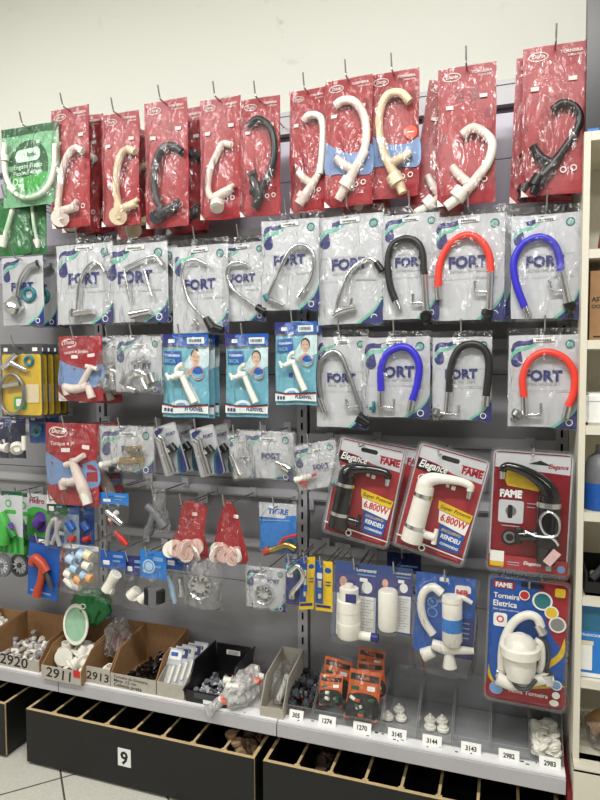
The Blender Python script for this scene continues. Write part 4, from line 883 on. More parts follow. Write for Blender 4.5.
def yellow(uc, vt, w, h, label, Y, roll, yaw):
    it = Item('cartridge_card', label, 'cartridge pack', uc, vt, w, h, Y, roll, yaw, group='yellow cards of tap cartridges')
    c = it.card(); c.base(M.yellow, M.yellow); c.rect(0, 0, .45, .86, M.blue); c.ell(.74, .18, .2, M.blue, .16); c.rr(.1, .24, .4, .36, M.paper); c.rect(.05, .88, .9, .93, M.navy); c.rect(.6, .4, .9, .42, M.navy); c.rect(.6, .46, .9, .48, M.navy); it.done(c, 'printed_card', 0, 0)
    q = lambda a, b, y=-.012: Vector(((a-.5)*it.W, y, -b*it.H)); s = it.W
    b = MB(); b.tube([q(.3, .38), q(.3, .5)], .13*s, ch, False); b.tube([q(.3, .5), q(.3, .62)], .16*s, M.blue, False); b.tube([q(.3, .62), q(.3, .72)], .11*s, ch, False); b.build('cartridge', it.root)
    b = MB(); b.prism(rrect(it.W*.6, it.H*.6, .006, 4, -.2*it.W, -it.H*.5), -.028, -.006, BLIS); b.build('clear_blister', it.root)
yellow(308, 557, 14, 52, 'yellow and blue cartridge card turned sideways, left of two', -.24, 2, 30)
yellow(324, 561, 17, 50, 'yellow and blue cartridge card facing front, right of two', -.22, 0, 0)
def filt(uc, vt, w, h, label, cx_, y0, y1, r, Y, bottle):
    it = Item('water_filter_blister', label, 'water filter', uc, vt, w, h, Y, 1.5, group='blue blisters of white water filters')
    c = it.card(); c.rbase(mat('cobalt_print', (38, 70, 136), .45), .04); c.rect(.05, .42, .96, .975, M.paper); c.poly([(.02, .16), (.98, .12), (.98, .42), (.02, .42)], mat('violet_print', (70, 70, 130), .5)); c.rr(.4, .02, .55, .06, M.slot, .5)
    c.txt('Lorenzetti', .5, .1, .45, M.paper, .02); c.rect(.52, .13, .94, .15, M.sky); c.ell(.2, .26, .09, M.skin, .12); c.ell(.75, .3, .12, M.paper, .14); c.rr(.58, .18, .76, .23, M.paper)
    for k in range(12): c.rect(.55, .46+.04*k, .92-.06*(k % 3), .468+.04*k, M.fline)
    it.done(c, 'printed_card', 0, 0)
    p0, p1 = it.L(cx_, y0, -.03), it.L(cx_, y1, -.03); s = it.s; d = p1-p0
    if bottle:
        b = MB(); b.tube([p0+d*t for t in (.28, .30, .5, .505, .7, .705, .96, 1)], [.80*r*s, r*s, r*s, .96*r*s, .96*r*s, r*s, r*s, .86*r*s], M.white, False, 24); f = b.build('filter_body', it.root)
        b = MB(); b.tube([p0, p0+d*.07, p0+d*.075, p0+d*.28], [.35*r*s, .35*r*s, .8*r*s, .82*r*s], M.white, False, 24); b.build('cap', f)
        b = MB(); b.box(tuple(p0+d*.2+Vector((r*s*.35, -.0305, 0))), (r*s*.9, .006, .028), M.navy); b.build('label_patch', f)
        b = MB(); b.tube([p0+d*.93, p0+d*.93+Vector((r*s*1.9, 0, 0))], [.4*r*s, .36*r*s], W_, False); b.build('outlet', f); b = MB(); b.tube([p0+d*.93+Vector((r*s*1.9, 0, 0)), p0+d*.93+Vector((r*s*2.5, 0, 0))], .36*r*s, M.navy, False); b.build('outlet_cap', f)
    else:
        b = MB(); b.tube([p0, p0+d*.05, p0+d*.95, p1], [.85*r*s, r*s, r*s, .9*r*s], M.white, False, 24); f = b.build('filter_body', it.root)
    b = MB(); b.prism(rrect(it.W*1.04, it.H*1.03, .01, 4, 0, -it.H*.5), -.0045, -.004, BLIS); b.prism(rrect(2.5*r*s, (y1-y0)*1.12*s, .018, 4, p0.x, (p0.z+p1.z)/2), -.065, -.005, BLIS); b.build('clear_blister', it.root)
    return it
filt(357, 563, 43, 76, 'blue blister with ribbed white water filter bottle and navy patch', 349, 584, 637, 11.5, -.22, True)
filt(396, 567, 34, 66, 'blue blister with plain white filter cylinder, beside the ribbed filter bottle', 388, 590, 629, 9.5, -.22, False)
it = Item('filter_card', 'dark blue card hanging behind the plain filter cylinder blister', 'water filter', 404, 553, 34, 40, -.13)
c = it.card(); c.base(M.dnavy); c.rr(.4, .02, .6, .08, M.slot, .5); c.rect(.3, .3, .9, .34, M.sky); c.rect(.5, .5, .95, .8, M.fcard); it.done(c, 'printed_card', .001, 0)
wf = Item('tap_filter_bag', 'blue bag with white tap filter and white hose, left of the blue and red blister', 'tap filter', 446, 575, 60, 98, -.23, 2)
c = wf.card(0, 0, wf.W, wf.H*.82); c.base(M.blue, M.blue); c.rect(.6, .5, 1, 1, M.navy); c.rr(.66, .10, .92, .28, M.paper, .2); c.txt('MB', .68, .23, .2, M.vred, .05); c.rr(.4, .03, .55, .08, M.paper)
for y in (.35, .48): c.ell(.3, y, .09, M.sky, ring=.02)
for k in range(4): c.rect(.68, .55+.06*k, .92, .565+.06*k, M.sky)
wf.done(c, 'printed_card', .004, .004)
wf.product = wf.seg('filter_tap', [([(452, 600), (452, 602), (452.3, 640), (452, 645)], [8, 9.5, 9.5, 7], M.white, {'smooth': False, 'n': 22, 'y': -.03}), ([(452, 596), (452, 601)], [9, 10], M.white, {'smooth': False, 'n': 22, 'y': -.03})])
wf.seg('hose', [([(442, 593), (433, 587), (424, 592), (421, 604), (424, 620), (433, 634)], [4.4, 4, 4, 4, 4, 4], M.white)])
wf.seg('filter_label', [([(452.1, 617), (452.2, 630)], [9.8, 9.8], M.bblue, {'smooth': False, 'n': 22, 'y': -.03})])
wf.seg('lever', [([(454, 598), (463, 598), (472, 603)], [3, 2.6, 2], M.white)]); wf.seg('base', [([(432, 644), (445, 648), (460, 650), (474, 651)], [5, 6, 4, 3], M.white)])
wf.seg('knob', [([(423, 655), (433, 651)], [6.5, 5.5], M.white)]); wf.seg('knob', [([(449, 652), (450, 667)], [4, 7], M.white)])
wf.film(FILM, .06, .006, x=(-.06, 1.06), pinch=.2)
def eletrica(uc, vt, w, h, label, Y, full=True):
    it = Item('electric_tap_blister', label, 'electric tap pack', uc, vt, w, h, Y, 1.5, hook=False); W, H = it.W, it.H
    c = it.card(); c.rbase(M.blue, .05)
    c.spline([(.62, .0), (1, 0), (1, .45), (.98, .52), (.82, .42), (.70, .22)], M.redh); c.spline([(.98, .42), (.9, .56), (.72, .66), (.76, .70), (.94, .60), (.99, .52)], M.yellow)
    c.spline([(.02, .80), (.15, .87), (.5, .86), (.85, .80), (.98, .81), (.98, .99), (.02, .99)], M.redh); c.spline([(.02, .72), (.06, .81), (.16, .868), (.5, .858), (.98, .80), (.98, .815), (.5, .88), (.15, .89), (.02, .82)], M.yellow)
    c.rect(.04, .03, .32, .09, M.redh); c.txt('FAME', .07, .08, .22, M.paper, .05); c.txt('Torneira', .05, .17, .34, M.paper, .02, hs=1.1); c.txt('Eletrica', .05, .235, .31, M.paper, .02, hs=1.1); c.txt('Slim quatro estacoes', .05, .268, .34, M.paper, .0)
    c.rr(.06, .29, .24, .40, M.paper); c.ell(.15, .34, .05, M.vred, ring=.02); c.rr(.4, .02, .7, .055, M.slot, .4)
    for x, y, r, m1 in ((.68, .15, .13, M.teal), (.88, .32, .11, M.steel), (.8, .23, .09, M.yellow), (.45, .12, .07, M.vred), (.9, .80, .07, M.sky), (.9, .88, .05, M.paper)): c.ell(x, y, r, M.paper); c.ell(x, y, r*.8, m1)
    c.rr(.83, .03, .96, .1, M.yellow); c.txt('Nova Torneira', .3, .915, .5, M.paper, .02); c.ell(.13, .9, .09, M.sky); c.ell(.88, .94, .06, M.paper, .045)
    it.done(c, 'printed_card', 0, 0)
    if full:
        it.product = it.seg('heater_body', [([(520, 678), (520, 668), (520, 655), (520, 654), (520, 646), (520, 645), (520, 641), (520, 637), (520, 633.5)], [12, 14.5, 15, 18.5, 18.5, 15, 14, 11, 4], M.white, {'smooth': False, 'n': 26, 'y': -.05})])
        it.seg('hose', [([(502, 672), (502, 655), (505, 638), (514, 622), (527, 615), (537, 618), (541, 627)], 4.2, M.white, {'y': -.025}), ([(535, 640), (541, 645), (542, 660), (539, 672)], 3.2, M.white, {'y': -.025})])
        it.seg('base_pipe', [([(497, 678), (512, 684), (525, 682), (545, 679), (554, 678)], [6, 6, 5, 5, 4], M.white, {'y': -.05})])
        it.seg('chrome_collar', [([(538, 624), (543, 634)], [4.6, 4.6], ch, {'smooth': False, 'y': -.025}), ([(547, 674), (550, 684)], [6, 5], ch, {'smooth': False, 'y': -.05}), ([(496, 672), (502, 674)], [5, 5], ch, {'smooth': False, 'y': -.03})])
        it.seg('power_cord', [([(513, 664), (512, 676), (517, 687), (527, 689), (536, 680)], 2, M.dgrey, {'y': -.075}), ([(537, 637), (545, 642), (549, 655), (546, 672)], 1.8, M.dgrey, {'y': -.02})])
    clamshell(it, depth=.09 if full else .05); return it
e1 = eletrica(529, 580, 78, 124, 'blue and red blister with white domed electric tap, lowest on the right', -.235)
e2 = eletrica(537, 560, 78, 100, 'red and blue blister behind the white domed electric tap blister', -.13, False)
HOOKS.append(((529, 585, -.27), 'the blue and red domed tap blister', .02))

# ================================================================== display hooks
seen = {}
for h in HOOKS:
    if isinstance(h[0], Item): it, t, tip = h; p = it.root.location.copy(); p.z -= .012
    else: (u, v, Y), t, tip = h; p = at(u, v, Y)
    L = -p.y+.028; zr = 0
    t = t.split(',')[0]
    lab = ' '.join(('wire display hook holding up the ' + t).split()[:16])
    o = thing('display_hook', lab, 'hook', (p.x, 0, p.z), group='wire display hooks on the bays')
    b = MB(); b.tube([(0, -.018, 0), (0, -L*.6, 0), (0, -L, .002), (0, -L-.014, .010), (0, -L-.026, .010+tip*.8)], .0028, M.wire, True, 8); b.build('wire_arm', o)
    b = MB(); b.box((0, -.018, .004), (.03, .004, .035), M.rail); b.build('mount_plate', o)
# bare hooks that show between the packs
for u, v, t in ((62, 354, 'between the yellow blisters and small red bag'), (150, 478, 'right of the brass valve bag'), (205, 497, 'between the two red disc bags'), (232, 546, 'over the round chrome drain bag'), (318, 546, 'over the yellow cartridge cards'), (346, 550, 'over the ribbed filter bottle'), (372, 553, 'over the plain filter cylinder'), (60, 415, 'over the larger red and blue tap bag')):
    p = at(u, v, 0); o = thing('display_hook', 'bare pale wire display hook sticking out '+t, 'hook', (p.x, 0, p.z), group='wire display hooks on the bays')
    b = MB()
    for k in (-1, 1): b.tube([(k*.012, -.014, 0), (k*.012, -.16, .0), (k*.012, -.19, .006), (0, -.2, .012)], .0025, M.wire, True, 8)
    b.build('wire_arm', o); b = MB(); b.box((0, -.016, .004), (.045, .004, .05), M.rail); b.build('mount_plate', o)
# ================================================================== cartons on the shelf
def carton(label, u0, u1, vb, Yf, depth, hf, hb, written=(), mt=None, zb=ZD+.004, bin_=False, wallx=0, name='open_carton', flap=0):
    xa, xb = at(u0, vb, Yf).x, at(u1, vb, Yf).x; W = xb-xa
    g = thing(name, label, 'box', ((xa+xb)/2, Yf, zb), group=None)
    m1 = mt or M.card; mo = mt or M.cardg; t = .003
    b = MB()
    for s in (-1, 1):
        x = s*(W/2-t/2); P = [(t, 0), (depth, 0), (depth, hb), (depth*.25, hb*.82 if hb > hf else hf), (t, hf)]
        vs = [(x-t/2, p[0], p[1]) for p in P]+[(x+t/2, p[0], p[1]) for p in P]; n = 5
        b.add(vs, [tuple(range(n)), tuple(range(2*n-1, n-1, -1))]+[(i, (i+1) % n, n+(i+1) % n, n+i) for i in range(n)], m1)
    b.box((0, depth-t/2, hb/2), (W-2*t, t, hb), m1); b.box((0, depth/2, t/2), (W-2*t, depth-2*t, t), m1)
    b.build('carton_body', g)
    b = MB(); b.box((0, t/2, hf/2), (W, t, hf), mo)
    for (s, fx, fz, fw, ang) in written: b.text(s, (fx-.5)*W, fz*hf, fw*W, M.ink, -.0006, .012, .85, rad(ang), .08)
    if flap: b.box((W/2-.018, -.0008, hf*.8), (.03, .001, hf*.5), M.vred)
    b.build('front_panel', g)
    return g, (xa, xb)
def proto(name, mbf):
    return mbf
def cap_mb(r, h, mt, rim=True):
    b = MB(); b.lathe([(.001, h), (r*.55, h), (r*.62, h*.75), (r*.85, h*.75), (r, h*.6), (r, 0), (r*.86, 0), (.001, h*.2)], mt, None, 18); return b
def flange_mb(r, h, mt):
    b = MB(); b.lathe([(.001, h*.3), (r*.35, h*.35), (r*.42, h), (r*.55, h), (r*.6, h*.3), (r, h*.22), (r, 0), (.001, 0)], mt, None, 20); return b
def elbow_mb(r, L, mt):
    b = MB(); b.tube([(0, 0, 0), (L*.6, 0, 0), (L, 0, L*.4), (L, 0, L)], r, mt, True, 10, True, 4)
    b.tube([(-.002, 0, 0), (L*.28, 0, 0)], r*1.3, mt, False, 10); b.tube([(L, 0, L*.75), (L, 0, L+.002)], r*1.3, mt, False, 10); return b
def cup_mb(r, h, mt):
    b = MB(); b.lathe([(.001, .002), (r*.7, .002), (r*.74, h), (r, h), (r, h*.8), (r*.82, h*.75), (r*.78, 0), (.001, 0)], mt, None, 18); return b
def valve_mb(r, h, mt, m2):
    b = MB(); b.lathe([(r*.6, 0), (r*.6, h*.35), (r, h*.4), (r, h*.85), (r*.85, h), (.001, h)], mt, None, 10, False)
    b.tube([(0, 0, -.006), (0, 0, .002)], r*.4, m2, False, 8); return b
def pile(name, label, cat, group, mbs, n, xr, yr, z0, sz, hmax=.06, seed=1, flat=.6, scale=(.9, 1.1), slope=0, big=1.0):
    rr = random.Random(seed); placed = []; data = []
    for mb in mbs:
        o = mb.build(name); data.append(o.data); bpy.data.objects.remove(o)
    for k in range(n):
        best = None
        for _ in range(14):
            x, y = rr.uniform(*xr), rr.uniform(*yr); z = z0
            for (a, b_, c) in placed:
                d = math.hypot(a-x, b_-y)
                if d < sz*1.5: z = max(z, c+sz*.8*math.sqrt(max(0, 1-(d/(sz*1.5))**2)))
            lim = z0+hmax
            if best is None or z < best[2]: best = (x, y, z)
        x, y, z = best; placed.append(best)
        o = bpy.data.objects.new(name, data[rr.randrange(len(data))]); COL.objects.link(o)
        o.location = (x, y, z+sz*.42); q = rr.random()
        tilt = rr.uniform(-35, 35) if q < flat else rr.uniform(40, 120)
        o.rotation_euler = (rad(tilt), rad(rr.uniform(-35, 35)), rad(rr.uniform(0, 360))); s = rr.uniform(*scale); o.scale = (s, s, s)
        tag(o, label, cat, group)
zc_ = ZD+.004
Y0 = -.292
g, xx = carton('brown carton with 2920 handwritten on its front, at the left end', -16, 39, 672, Y0, .25, .045, .13, [('2920', .30, .25, .5, -2)])
pile('pipe_elbow', 'small white plastic elbow in the carton marked 2920', 'pipe fitting', 'white elbows in carton 2920', [elbow_mb(.0085, .028, M.white), elbow_mb(.0085, .026, M.rail)], 34, (xx[0]+.03, xx[1]-.025), (Y0+.035, Y0+.21), zc_+.004, .019, seed=3)
g, xx0 = carton('pale carton heaped with white fittings at the far left edge', -75, -20, 668, Y0, .25, .07, .12)
pile('pipe_socket', 'white plastic socket heaped in the far left carton', 'pipe fitting', 'white sockets in the far left carton', [cup_mb(.024, .04, M.white), elbow_mb(.014, .04, M.white)], 12, (xx0[1]-.13, xx0[1]-.03), (Y0+.05, Y0+.22), zc_+.05, .036, seed=5)
YB_ = -.325
g, xx = carton('carton with 2911 handwritten, jutting over the shelf edge, full of white flanges', 42, 81, 694, YB_, .28, .055, .14, [('2911', .12, .25, .62, -3)], flap=1, zb=ZD+.0045)
pile('drain_flange', 'white plastic drain flange piled in the carton marked 2911', 'drain fitting', 'white flanges in carton 2911', [flange_mb(.033, .04, M.white), cup_mb(.026, .045, M.white), cap_mb(.033, .02, M.white)], 22, (xx[0]+.035, xx[1]-.035), (YB_+.045, YB_+.22), zc_+.004, .034, seed=11, flat=.35)
g, xx = carton('carton with 2913 handwritten, right of the jutting carton', 85, 110, 682, Y0, .25, .065, .155, [('2913', .06, .25, .88, -2)])
xm = (xx[0]+xx[1])/2
pile('drain_flange', 'white flange at the front of the carton marked 2913', 'drain fitting', None, [flange_mb(.03, .035, M.white)], 1, (xm+.01, xm+.014), (Y0+.05, Y0+.055), zc_+.012, .03, seed=2)
def crumple(name, label, cat, cpt, rx, ry, rz, mt, seed=0, n=5, group=None, parts=(), amp=.35):
    g = thing(name, label, cat, cpt, (0, 0, 0), group)
    bm = bmesh.new(); bmesh.ops.create_icosphere(bm, subdivisions=n, radius=1)
    for v in bm.verts:
        d = 1+amp*noise.noise(v.co*2.2+Vector((seed, 0, 0)))+amp*.6*abs(noise.noise(v.co*5+Vector((0, seed, 0))))
        v.co = Vector((v.co.x*rx*d, v.co.y*ry*d, max(-.96, v.co.z*d)*rz+rz))
    me = bpy.data.meshes.new('clear_bag'); bm.to_mesh(me); bm.free(); me.materials.append(mt)
    for p in me.polygons: p.use_smooth = True
    o = bpy.data.objects.new('clear_bag', me); COL.objects.link(o); o.parent = g
    return g
p = at(116, 655, -.19); g = crumple('crumpled_bag', 'crumpled clear bag of reddish parts standing in the carton marked 2913', 'bag', (p.x, -.17, ZD+.06), .045, .06, .075, CRUM, 4)
for k in range(3):
    b = MB(); b.tube([(-.02+.018*k, -.01, .03), (-.015+.02*k, .0, .085)], [.014, .011], mat('dull_maroon_plastic', (96, 44, 46), .5), False); b.build('maroon_part', g)
g, xx = carton('carton with three handwritten lines on its front, holding black taps', 111, 156, 696, Y0, .25, .055, .155, [('Torneira de Giratorio', .07, .74, .75, -2), ('Mesa 1/2 cm', .07, .45, .5, -2), ('Cabeca preta', .07, .14, .62, -2)])
def minitap(mt):
    b = MB(); b.tube([(0, 0, 0), (.04, 0, 0), (.07, 0, .004)], [.011, .012, .009], mt, True); b.tube([(.035, 0, 0), (.035, .02, .018), (.035, .045, .02)], [.009, .008, .008], mt, True); b.tube([(.02, -.012, .0), (.02, -.03, .0)], [.005, .008], mt, False); return b
pile('garden_tap', 'black plastic tap with pale tag lying in the carton with handwritten lines', 'tap', 'black taps in the handwritten carton', [minitap(M.gloss)], 13, (xx[0]+.035, xx[1]-.05), (Y0+.04, Y0+.21), zc_+.004, .024, seed=8)
g, xx5 = carton('pale grey carton holding flat white and blue packets, left of black bin', 157, 184, 700, Y0, .22, .055, .10, mt=M.cardg)
for k in range(5):
    x = xx5[0]+.024+.017*k; o = thing('fitting_packet', ['white and blue packet at the left side of the pale grey carton', 'white packet second from left in the pale grey carton', 'white packet in the middle of the pale grey carton', 'white and blue packet second from right in the pale grey carton', 'white and blue packet beside the black bin'][k], 'packet', (x, Y0+.04+.02*k, zc_+.006), (rad(-32), rad(14), rad(28)), 'packets in the pale grey carton')
    c = Card(.055, .15, 0, .15); c.prism([c.q(0, 1), c.q(1, 1), c.q(1, 0), c.q(0, 0)], 0, .006, M.fcard); c.rect(.05, .05, .95, .28, M.navy if k % 2 else M.paper); c.rr(.2, .1, .7, .2, M.paper if k % 2 else M.blue); c.rect(.1, .4, .8, .43, M.fline); c.build('packet_sheet', o)
    b = MB(); b.tube([(-.005, -.006, .02), (.004, -.006, .085)], .006, M.white, False); b.build('white_fitting', o)
# black bin
xa, xb = at(187, 690, -.29).x, at(224, 690, -.29).x; W = xb-xa
g = thing('stacking_bin', 'black plastic stacking bin of small metal fittings', 'bin', ((xa+xb)/2, -.285, ZD+.004))
b = MB(); dpt = .24; t = .004
for s in (-1, 1):
    P = [(.0, 0), (dpt, 0), (dpt+.012, .115), (.075, .115), (.03, .05), (-.012, .042)]; x = s*(W/2-t/2); n = len(P)
    fl = s*.012
    vs = [(x-t/2+(fl if p[1] > .03 else 0), p[0], p[1]) for p in P]+[(x+t/2+(fl if p[1] > .03 else 0), p[0], p[1]) for p in P]
    b.add(vs, [tuple(range(n)), tuple(range(2*n-1, n-1, -1))]+[(i, (i+1) % n, n+(i+1) % n, n+i) for i in range(n)], M.black)
    b.tube([(x+fl*1.15, dpt+.012, .115), (x+fl*1.15, .075, .115), (x+fl*1.15, .03, .05), (x+fl*1.1, -.012, .044)], .004, M.black, False, 6)
b.box((0, dpt+.004, .0575), (W, t, .115), M.black); b.box((0, dpt/2, .002), (W-2*t, dpt, .004), M.black); b.box((0, -.004, .022), (W+.01, t, .044), M.black)
b.build('bin_body', g)
b = MB(); b.box((0, -.0075, .03), (W*.6, .002, .02), M.dgrey); b.box((.01, -.009, .012), (.035, .001, .014), M.paper); b.build('label_slot', g)
pile('metal_fitting', 'small grey metal fitting lying in the black stacking bin', 'fitting', 'metal fittings in the black bin', [elbow_mb(.007, .016, M.steel), valve_mb(.010, .02, M.mgrey, M.steel), cap_mb(.012, .01, M.rail)], 46, (xa+.02, xb-.02), (-.265, -.13), ZD+.010, .014, seed=9)
b = MB(); b.box((0, 0, 0), (.06, .002, .018), M.paper); 
for k in range(3): b.box((0, -.0012, .005-.005*k), (.045, .0006, .0016), M.ink)
b.build('paper_label', g, (0.0, dpt-.002, .085))
# white soft bag of fittings
p = at(240, 690, -.22)
g = crumple('fitting_bag', 'milky plastic bag of white and red fittings, right of the black bin', 'bag', (p.x+.012, -.215, ZD+.004), .054, .10, .05, BAGW, 12)
rr = random.Random(4)
for k in range(26):
    x, y, z = rr.uniform(-.05, .05), rr.uniform(-.085, .08), rr.uniform(.02, .085); r_ = k % 4 == 1
    b = MB(); b.tube([(x-.014, y, z), (x+.014, y+rr.uniform(-.01, .01), z+rr.uniform(-.01, .012))], [.014, .012], mat('salmon_plastic', (222, 120, 104), .5) if r_ else M.white, False); b.build('red_fitting' if r_ else 'white_fitting', g)
b = MB(); b.tube([(-.05, -.06, .03), (-.075, -.10, .012), (-.085, -.12, .008)], [.02, .016, .024], BAGW, True); b.build('tied_end', g)
# narrow carton
g, xx = carton('narrow upright carton with dark lining and clear bag, left of the clear bins', 260, 283, 712, Y0, .23, .035, .15, mt=M.cardg)
p = ((xx[0]+xx[1])/2, Y0+.11, zc_+.004)
g = crumple('crumpled_bag', 'crumpled clear bag inside the narrow upright carton', 'bag', p, .026, .075, .065, CRUM, 9)
b = MB(); b.tube([(0, -.05, .02), (.004, .02, .05), (0, .05, .07)], [.012, .016, .012], M.white); b.build('white_fitting', g)

# ================================================================== acrylic bins with price labels
LV = [(296, 708, '305'), (327, 713, '1274'), (362, 722, '1270'), (397, 727, '3145'), (432, 736, '3144'), (471, 745, '3143'), (509, 752, '2982'), (550, 760, '2983')]
edges = [279, 313, 345, 381, 417, 452, 490, 530, 571]
Yb = -.262; DB = .235; HB = .135
bx = []
for i, (u, v, s) in enumerate(LV):
    xa, xb = at(edges[i], v, Yb).x+.0015, at(edges[i+1], v, Yb).x-.0015; xb = min(xb, .176); W = xb-xa; bx.append((xa, xb))
    what = ['of black and red valves', 'of orange packets, left of two', 'of orange packets, right of two', 'with few white caps in front', 'with white stepped caps', 'standing empty, left of two', 'standing empty, right of two', 'heaped with round white caps'][i]
    g = thing('clear_bin', 'clear acrylic bin %s, price label %s' % (what, s), 'bin', ((xa+xb)/2, Yb, ZD+.003), group='clear bins with price labels')
    for sd in (-1, 1):
        b = MB(); x = sd*(W/2-.001); P = [(0, 0), (DB, 0), (DB, HB), (DB*.55, HB), (.0, .04)]; n = 5
        vs = [(x-.001, p[0], p[1]) for p in P]+[(x+.001, p[0], p[1]) for p in P]
        b.add(vs, [tuple(range(n)), tuple(range(2*n-1, n-1, -1))], ACR); b.add(vs, [(i_, (i_+1) % n, n+(i_+1) % n, n+i_) for i_ in range(n)], ACRE); b.build('side_panel', g)
    b = MB(); b.box((0, .001, .02), (W-.004, .002, .04), ACR); b.box((0, .001, .0405), (W-.004, .002, .001), ACRE); f = b.build('front_panel', g)
    b = MB(); b.box((0, DB-.001, HB/2), (W-.004, .002, HB), ACR); b.build('back_panel', g)
    b = MB(); b.box((0, DB/2, .0015), (W-.004, DB-.004, .002), ACR); b.build('bottom_panel', g)
    lx = at(u, v, Yb-.01).x-(xa+xb)/2
    b = MB(); T = Matrix.Translation((lx, -.008, .012)) @ Matrix.Rotation(rad(-22), 4, 'X'); lw = .062 if len(s) > 3 else .052
    b.box((0, 0, 0), (lw, .0015, .036), M.paper, T); tw = .034 if len(s) > 3 else .027; b.text(s, -tw/2, -.006, tw, M.ink, -.0014, .03, 1.1, 0, 0, T); b.build('price_label', f)
xa, xb = bx[0]
def vmb(): return valve_mb(.014, .03, M.dgrey, M.vred)
pile('valve_cartridge', 'dark grey valve cartridge with red foot in the bin labelled 305', 'valve', 'dark valve cartridges in bin 305', [vmb(), valve_mb(.0135, .028, M.black, M.dgrey)], 46, (xa+.018, xb-.018), (Yb+.02, Yb+.2), ZD+.008, .022, seed=21, flat=.9)
def obag(label, u, v, Y, w, h, tilt, z=0, roll=0):
    p = at(u, v, Y); Wd = at(u+w/2, v, Y).x-at(u-w/2, v, Y).x; Hd = p.z-at(u, v+h, Y).z
    g = thing('fitting_packet', label, 'packet', p, (rad(tilt), rad(roll), rad(z)), 'orange packets in the clear bins')
    it = Item.__new__(Item); it.root = g; it.W = Wd; it.H = Hd; it.seed = R.random()*50; it.s = Hd/h
    c = it.card(); c.base(M.obag); c.rect(.05, .08, .95, .22, M.slot); c.txt('CENSI', .3, .185, .36, M.obag, .02); c.rr(.6, .3, .85, .4, M.paper); c.rr(.1, .34, .35, .42, M.dkgreen)
    c.spline([(.05, .52), (.5, .46), (.95, .54), (.95, .96), (.05, .96)], M.slot); it.done(c, 'orange_sheet', .006, .006)
    rr = random.Random(int(u*7)); q = lambda a, b_, y: Vector(((a-.5)*Wd, y, -b_*Hd))
    for k in range(7):
        a, d = rr.uniform(.15, .85), rr.uniform(.55, .92); b = MB(); b.tube([q(a-.08, d, -.008), q(a+.08, d+rr.uniform(-.05, .05), -.014)], .006, rr.choice([M.white, M.nozzle, M.dkgreen, M.steel]), False); b.build('fitting', g)
    it.film(FILM, .02, .004, pinch=.5)
obag('orange packet propped upright in the bin labelled 1274', 339, 659, -.15, 27, 35, -12, 0, 3)
obag('orange packet leaning lower at the front of the bin labelled 1274', 331, 674, -.21, 22, 28, -22, 6, -4)
obag('orange packet standing at the back of the bin labelled 1270', 373, 649, -.12, 26, 32, -10, 0, 2)
obag('orange packet in the middle of the bin labelled 1270', 371, 661, -.16, 27, 32, -14, -4, -5)
obag('orange packet showing most, at the front of the bin labelled 1270', 366, 671, -.205, 31, 44, -18, 4, 4)
def step_mb(r): 
    b = MB(); b.lathe([(.001, r*1.3), (r*.25, r*1.3), (r*.28, r*.8), (r*.7, r*.75), (r*.75, r*.4), (r, r*.36), (r, 0), (.001, 0)], M.white, None, 18); return b
def few(lst, name, labs, cat, group, mb, z=ZD+.006):
    d = mb.build(name).data; bpy.data.objects.remove(bpy.data.objects[d.name] if d.name in bpy.data.objects else [o for o in bpy.data.objects if o.data == d][0])
    for (u, v), l in zip(lst, labs):
        p = atz(u, v, z); o = bpy.data.objects.new(name, d); COL.objects.link(o); o.location = p; o.rotation_euler.z = R.random()*6; tag(o, l, cat, group)
few([(388, 718), (401, 719), (399, 711)], 'threaded_cap', ['white threaded cap at left in the bin labelled 3145', 'white threaded cap at front right in the bin labelled 3145', 'white threaded cap at the back in the bin labelled 3145'], 'cap', 'white caps in bin 3145', step_mb(.02))
few([(430, 728), (443, 730), (430, 721), (442, 722)], 'stepped_cap', ['white stepped cap at front left in the bin labelled 3144', 'white stepped cap at front right in the bin labelled 3144', 'white stepped cap at back left in the bin labelled 3144', 'white stepped cap at back right in the bin labelled 3144'], 'cap', 'white caps in bin 3144', step_mb(.02))
xa, xb = bx[7]
pile('round_cap', 'round white cap in the heap of the bin labelled 2983', 'cap', 'round white caps in bin 2983', [cap_mb(.0185, .011, M.white)], 64, (xa+.018, xb-.016), (Yb+.02, Yb+.17), ZD+.006, .0155, seed=33, flat=.92)

# bulky green bag with a round lid in the jutting carton
p = at(90, 600, -.17)
g = thing('green_lid_bag', 'green bag with pale oval lid, standing in the back of the jutting carton', 'bag', (p.x+.01, -.15, ZD+.135), (0, rad(-12), 0)); g.scale = (1.2, 1.2, 1.2)
bm = bmesh.new(); bmesh.ops.create_icosphere(bm, subdivisions=4, radius=1)
for v in bm.verts:
    d = 1+.3*noise.noise(v.co*2.5)+.25*abs(noise.noise(v.co*5)); v.co = Vector((v.co.x*.075*d, v.co.y*.03*d, v.co.z*.06*d+.09))
me = bpy.data.meshes.new('green_sheet'); bm.to_mesh(me); bm.free(); me.materials.append(M.gfilm)
for q in me.polygons: q.use_smooth = True
o = bpy.data.objects.new('green_sheet', me); COL.objects.link(o); o.parent = g
b = MB(); T = Matrix.Translation((-.035, -.045, .05)) @ Matrix.Rotation(rad(78), 4, 'X') @ Matrix.Rotation(rad(20), 4, 'Y') @ Matrix.Diagonal((.8, 1.25, 1, 1))
b.lathe([(.045, 0), (.053, 0), (.055, .004), (.053, .008), (.045, .008), (.045, 0)], M.white, T, 32); b.lathe([(.001, .003), (.046, .003)], M.ggreen, T, 32); b.build('round_lid', g)
b = MB(); b.tube([(.01+.012*math.cos(k*.628), -.05, .11+.008*math.sin(k*.628)) for k in range(11)], .002, M.white, True, 6); b.build('oval_mark', g)

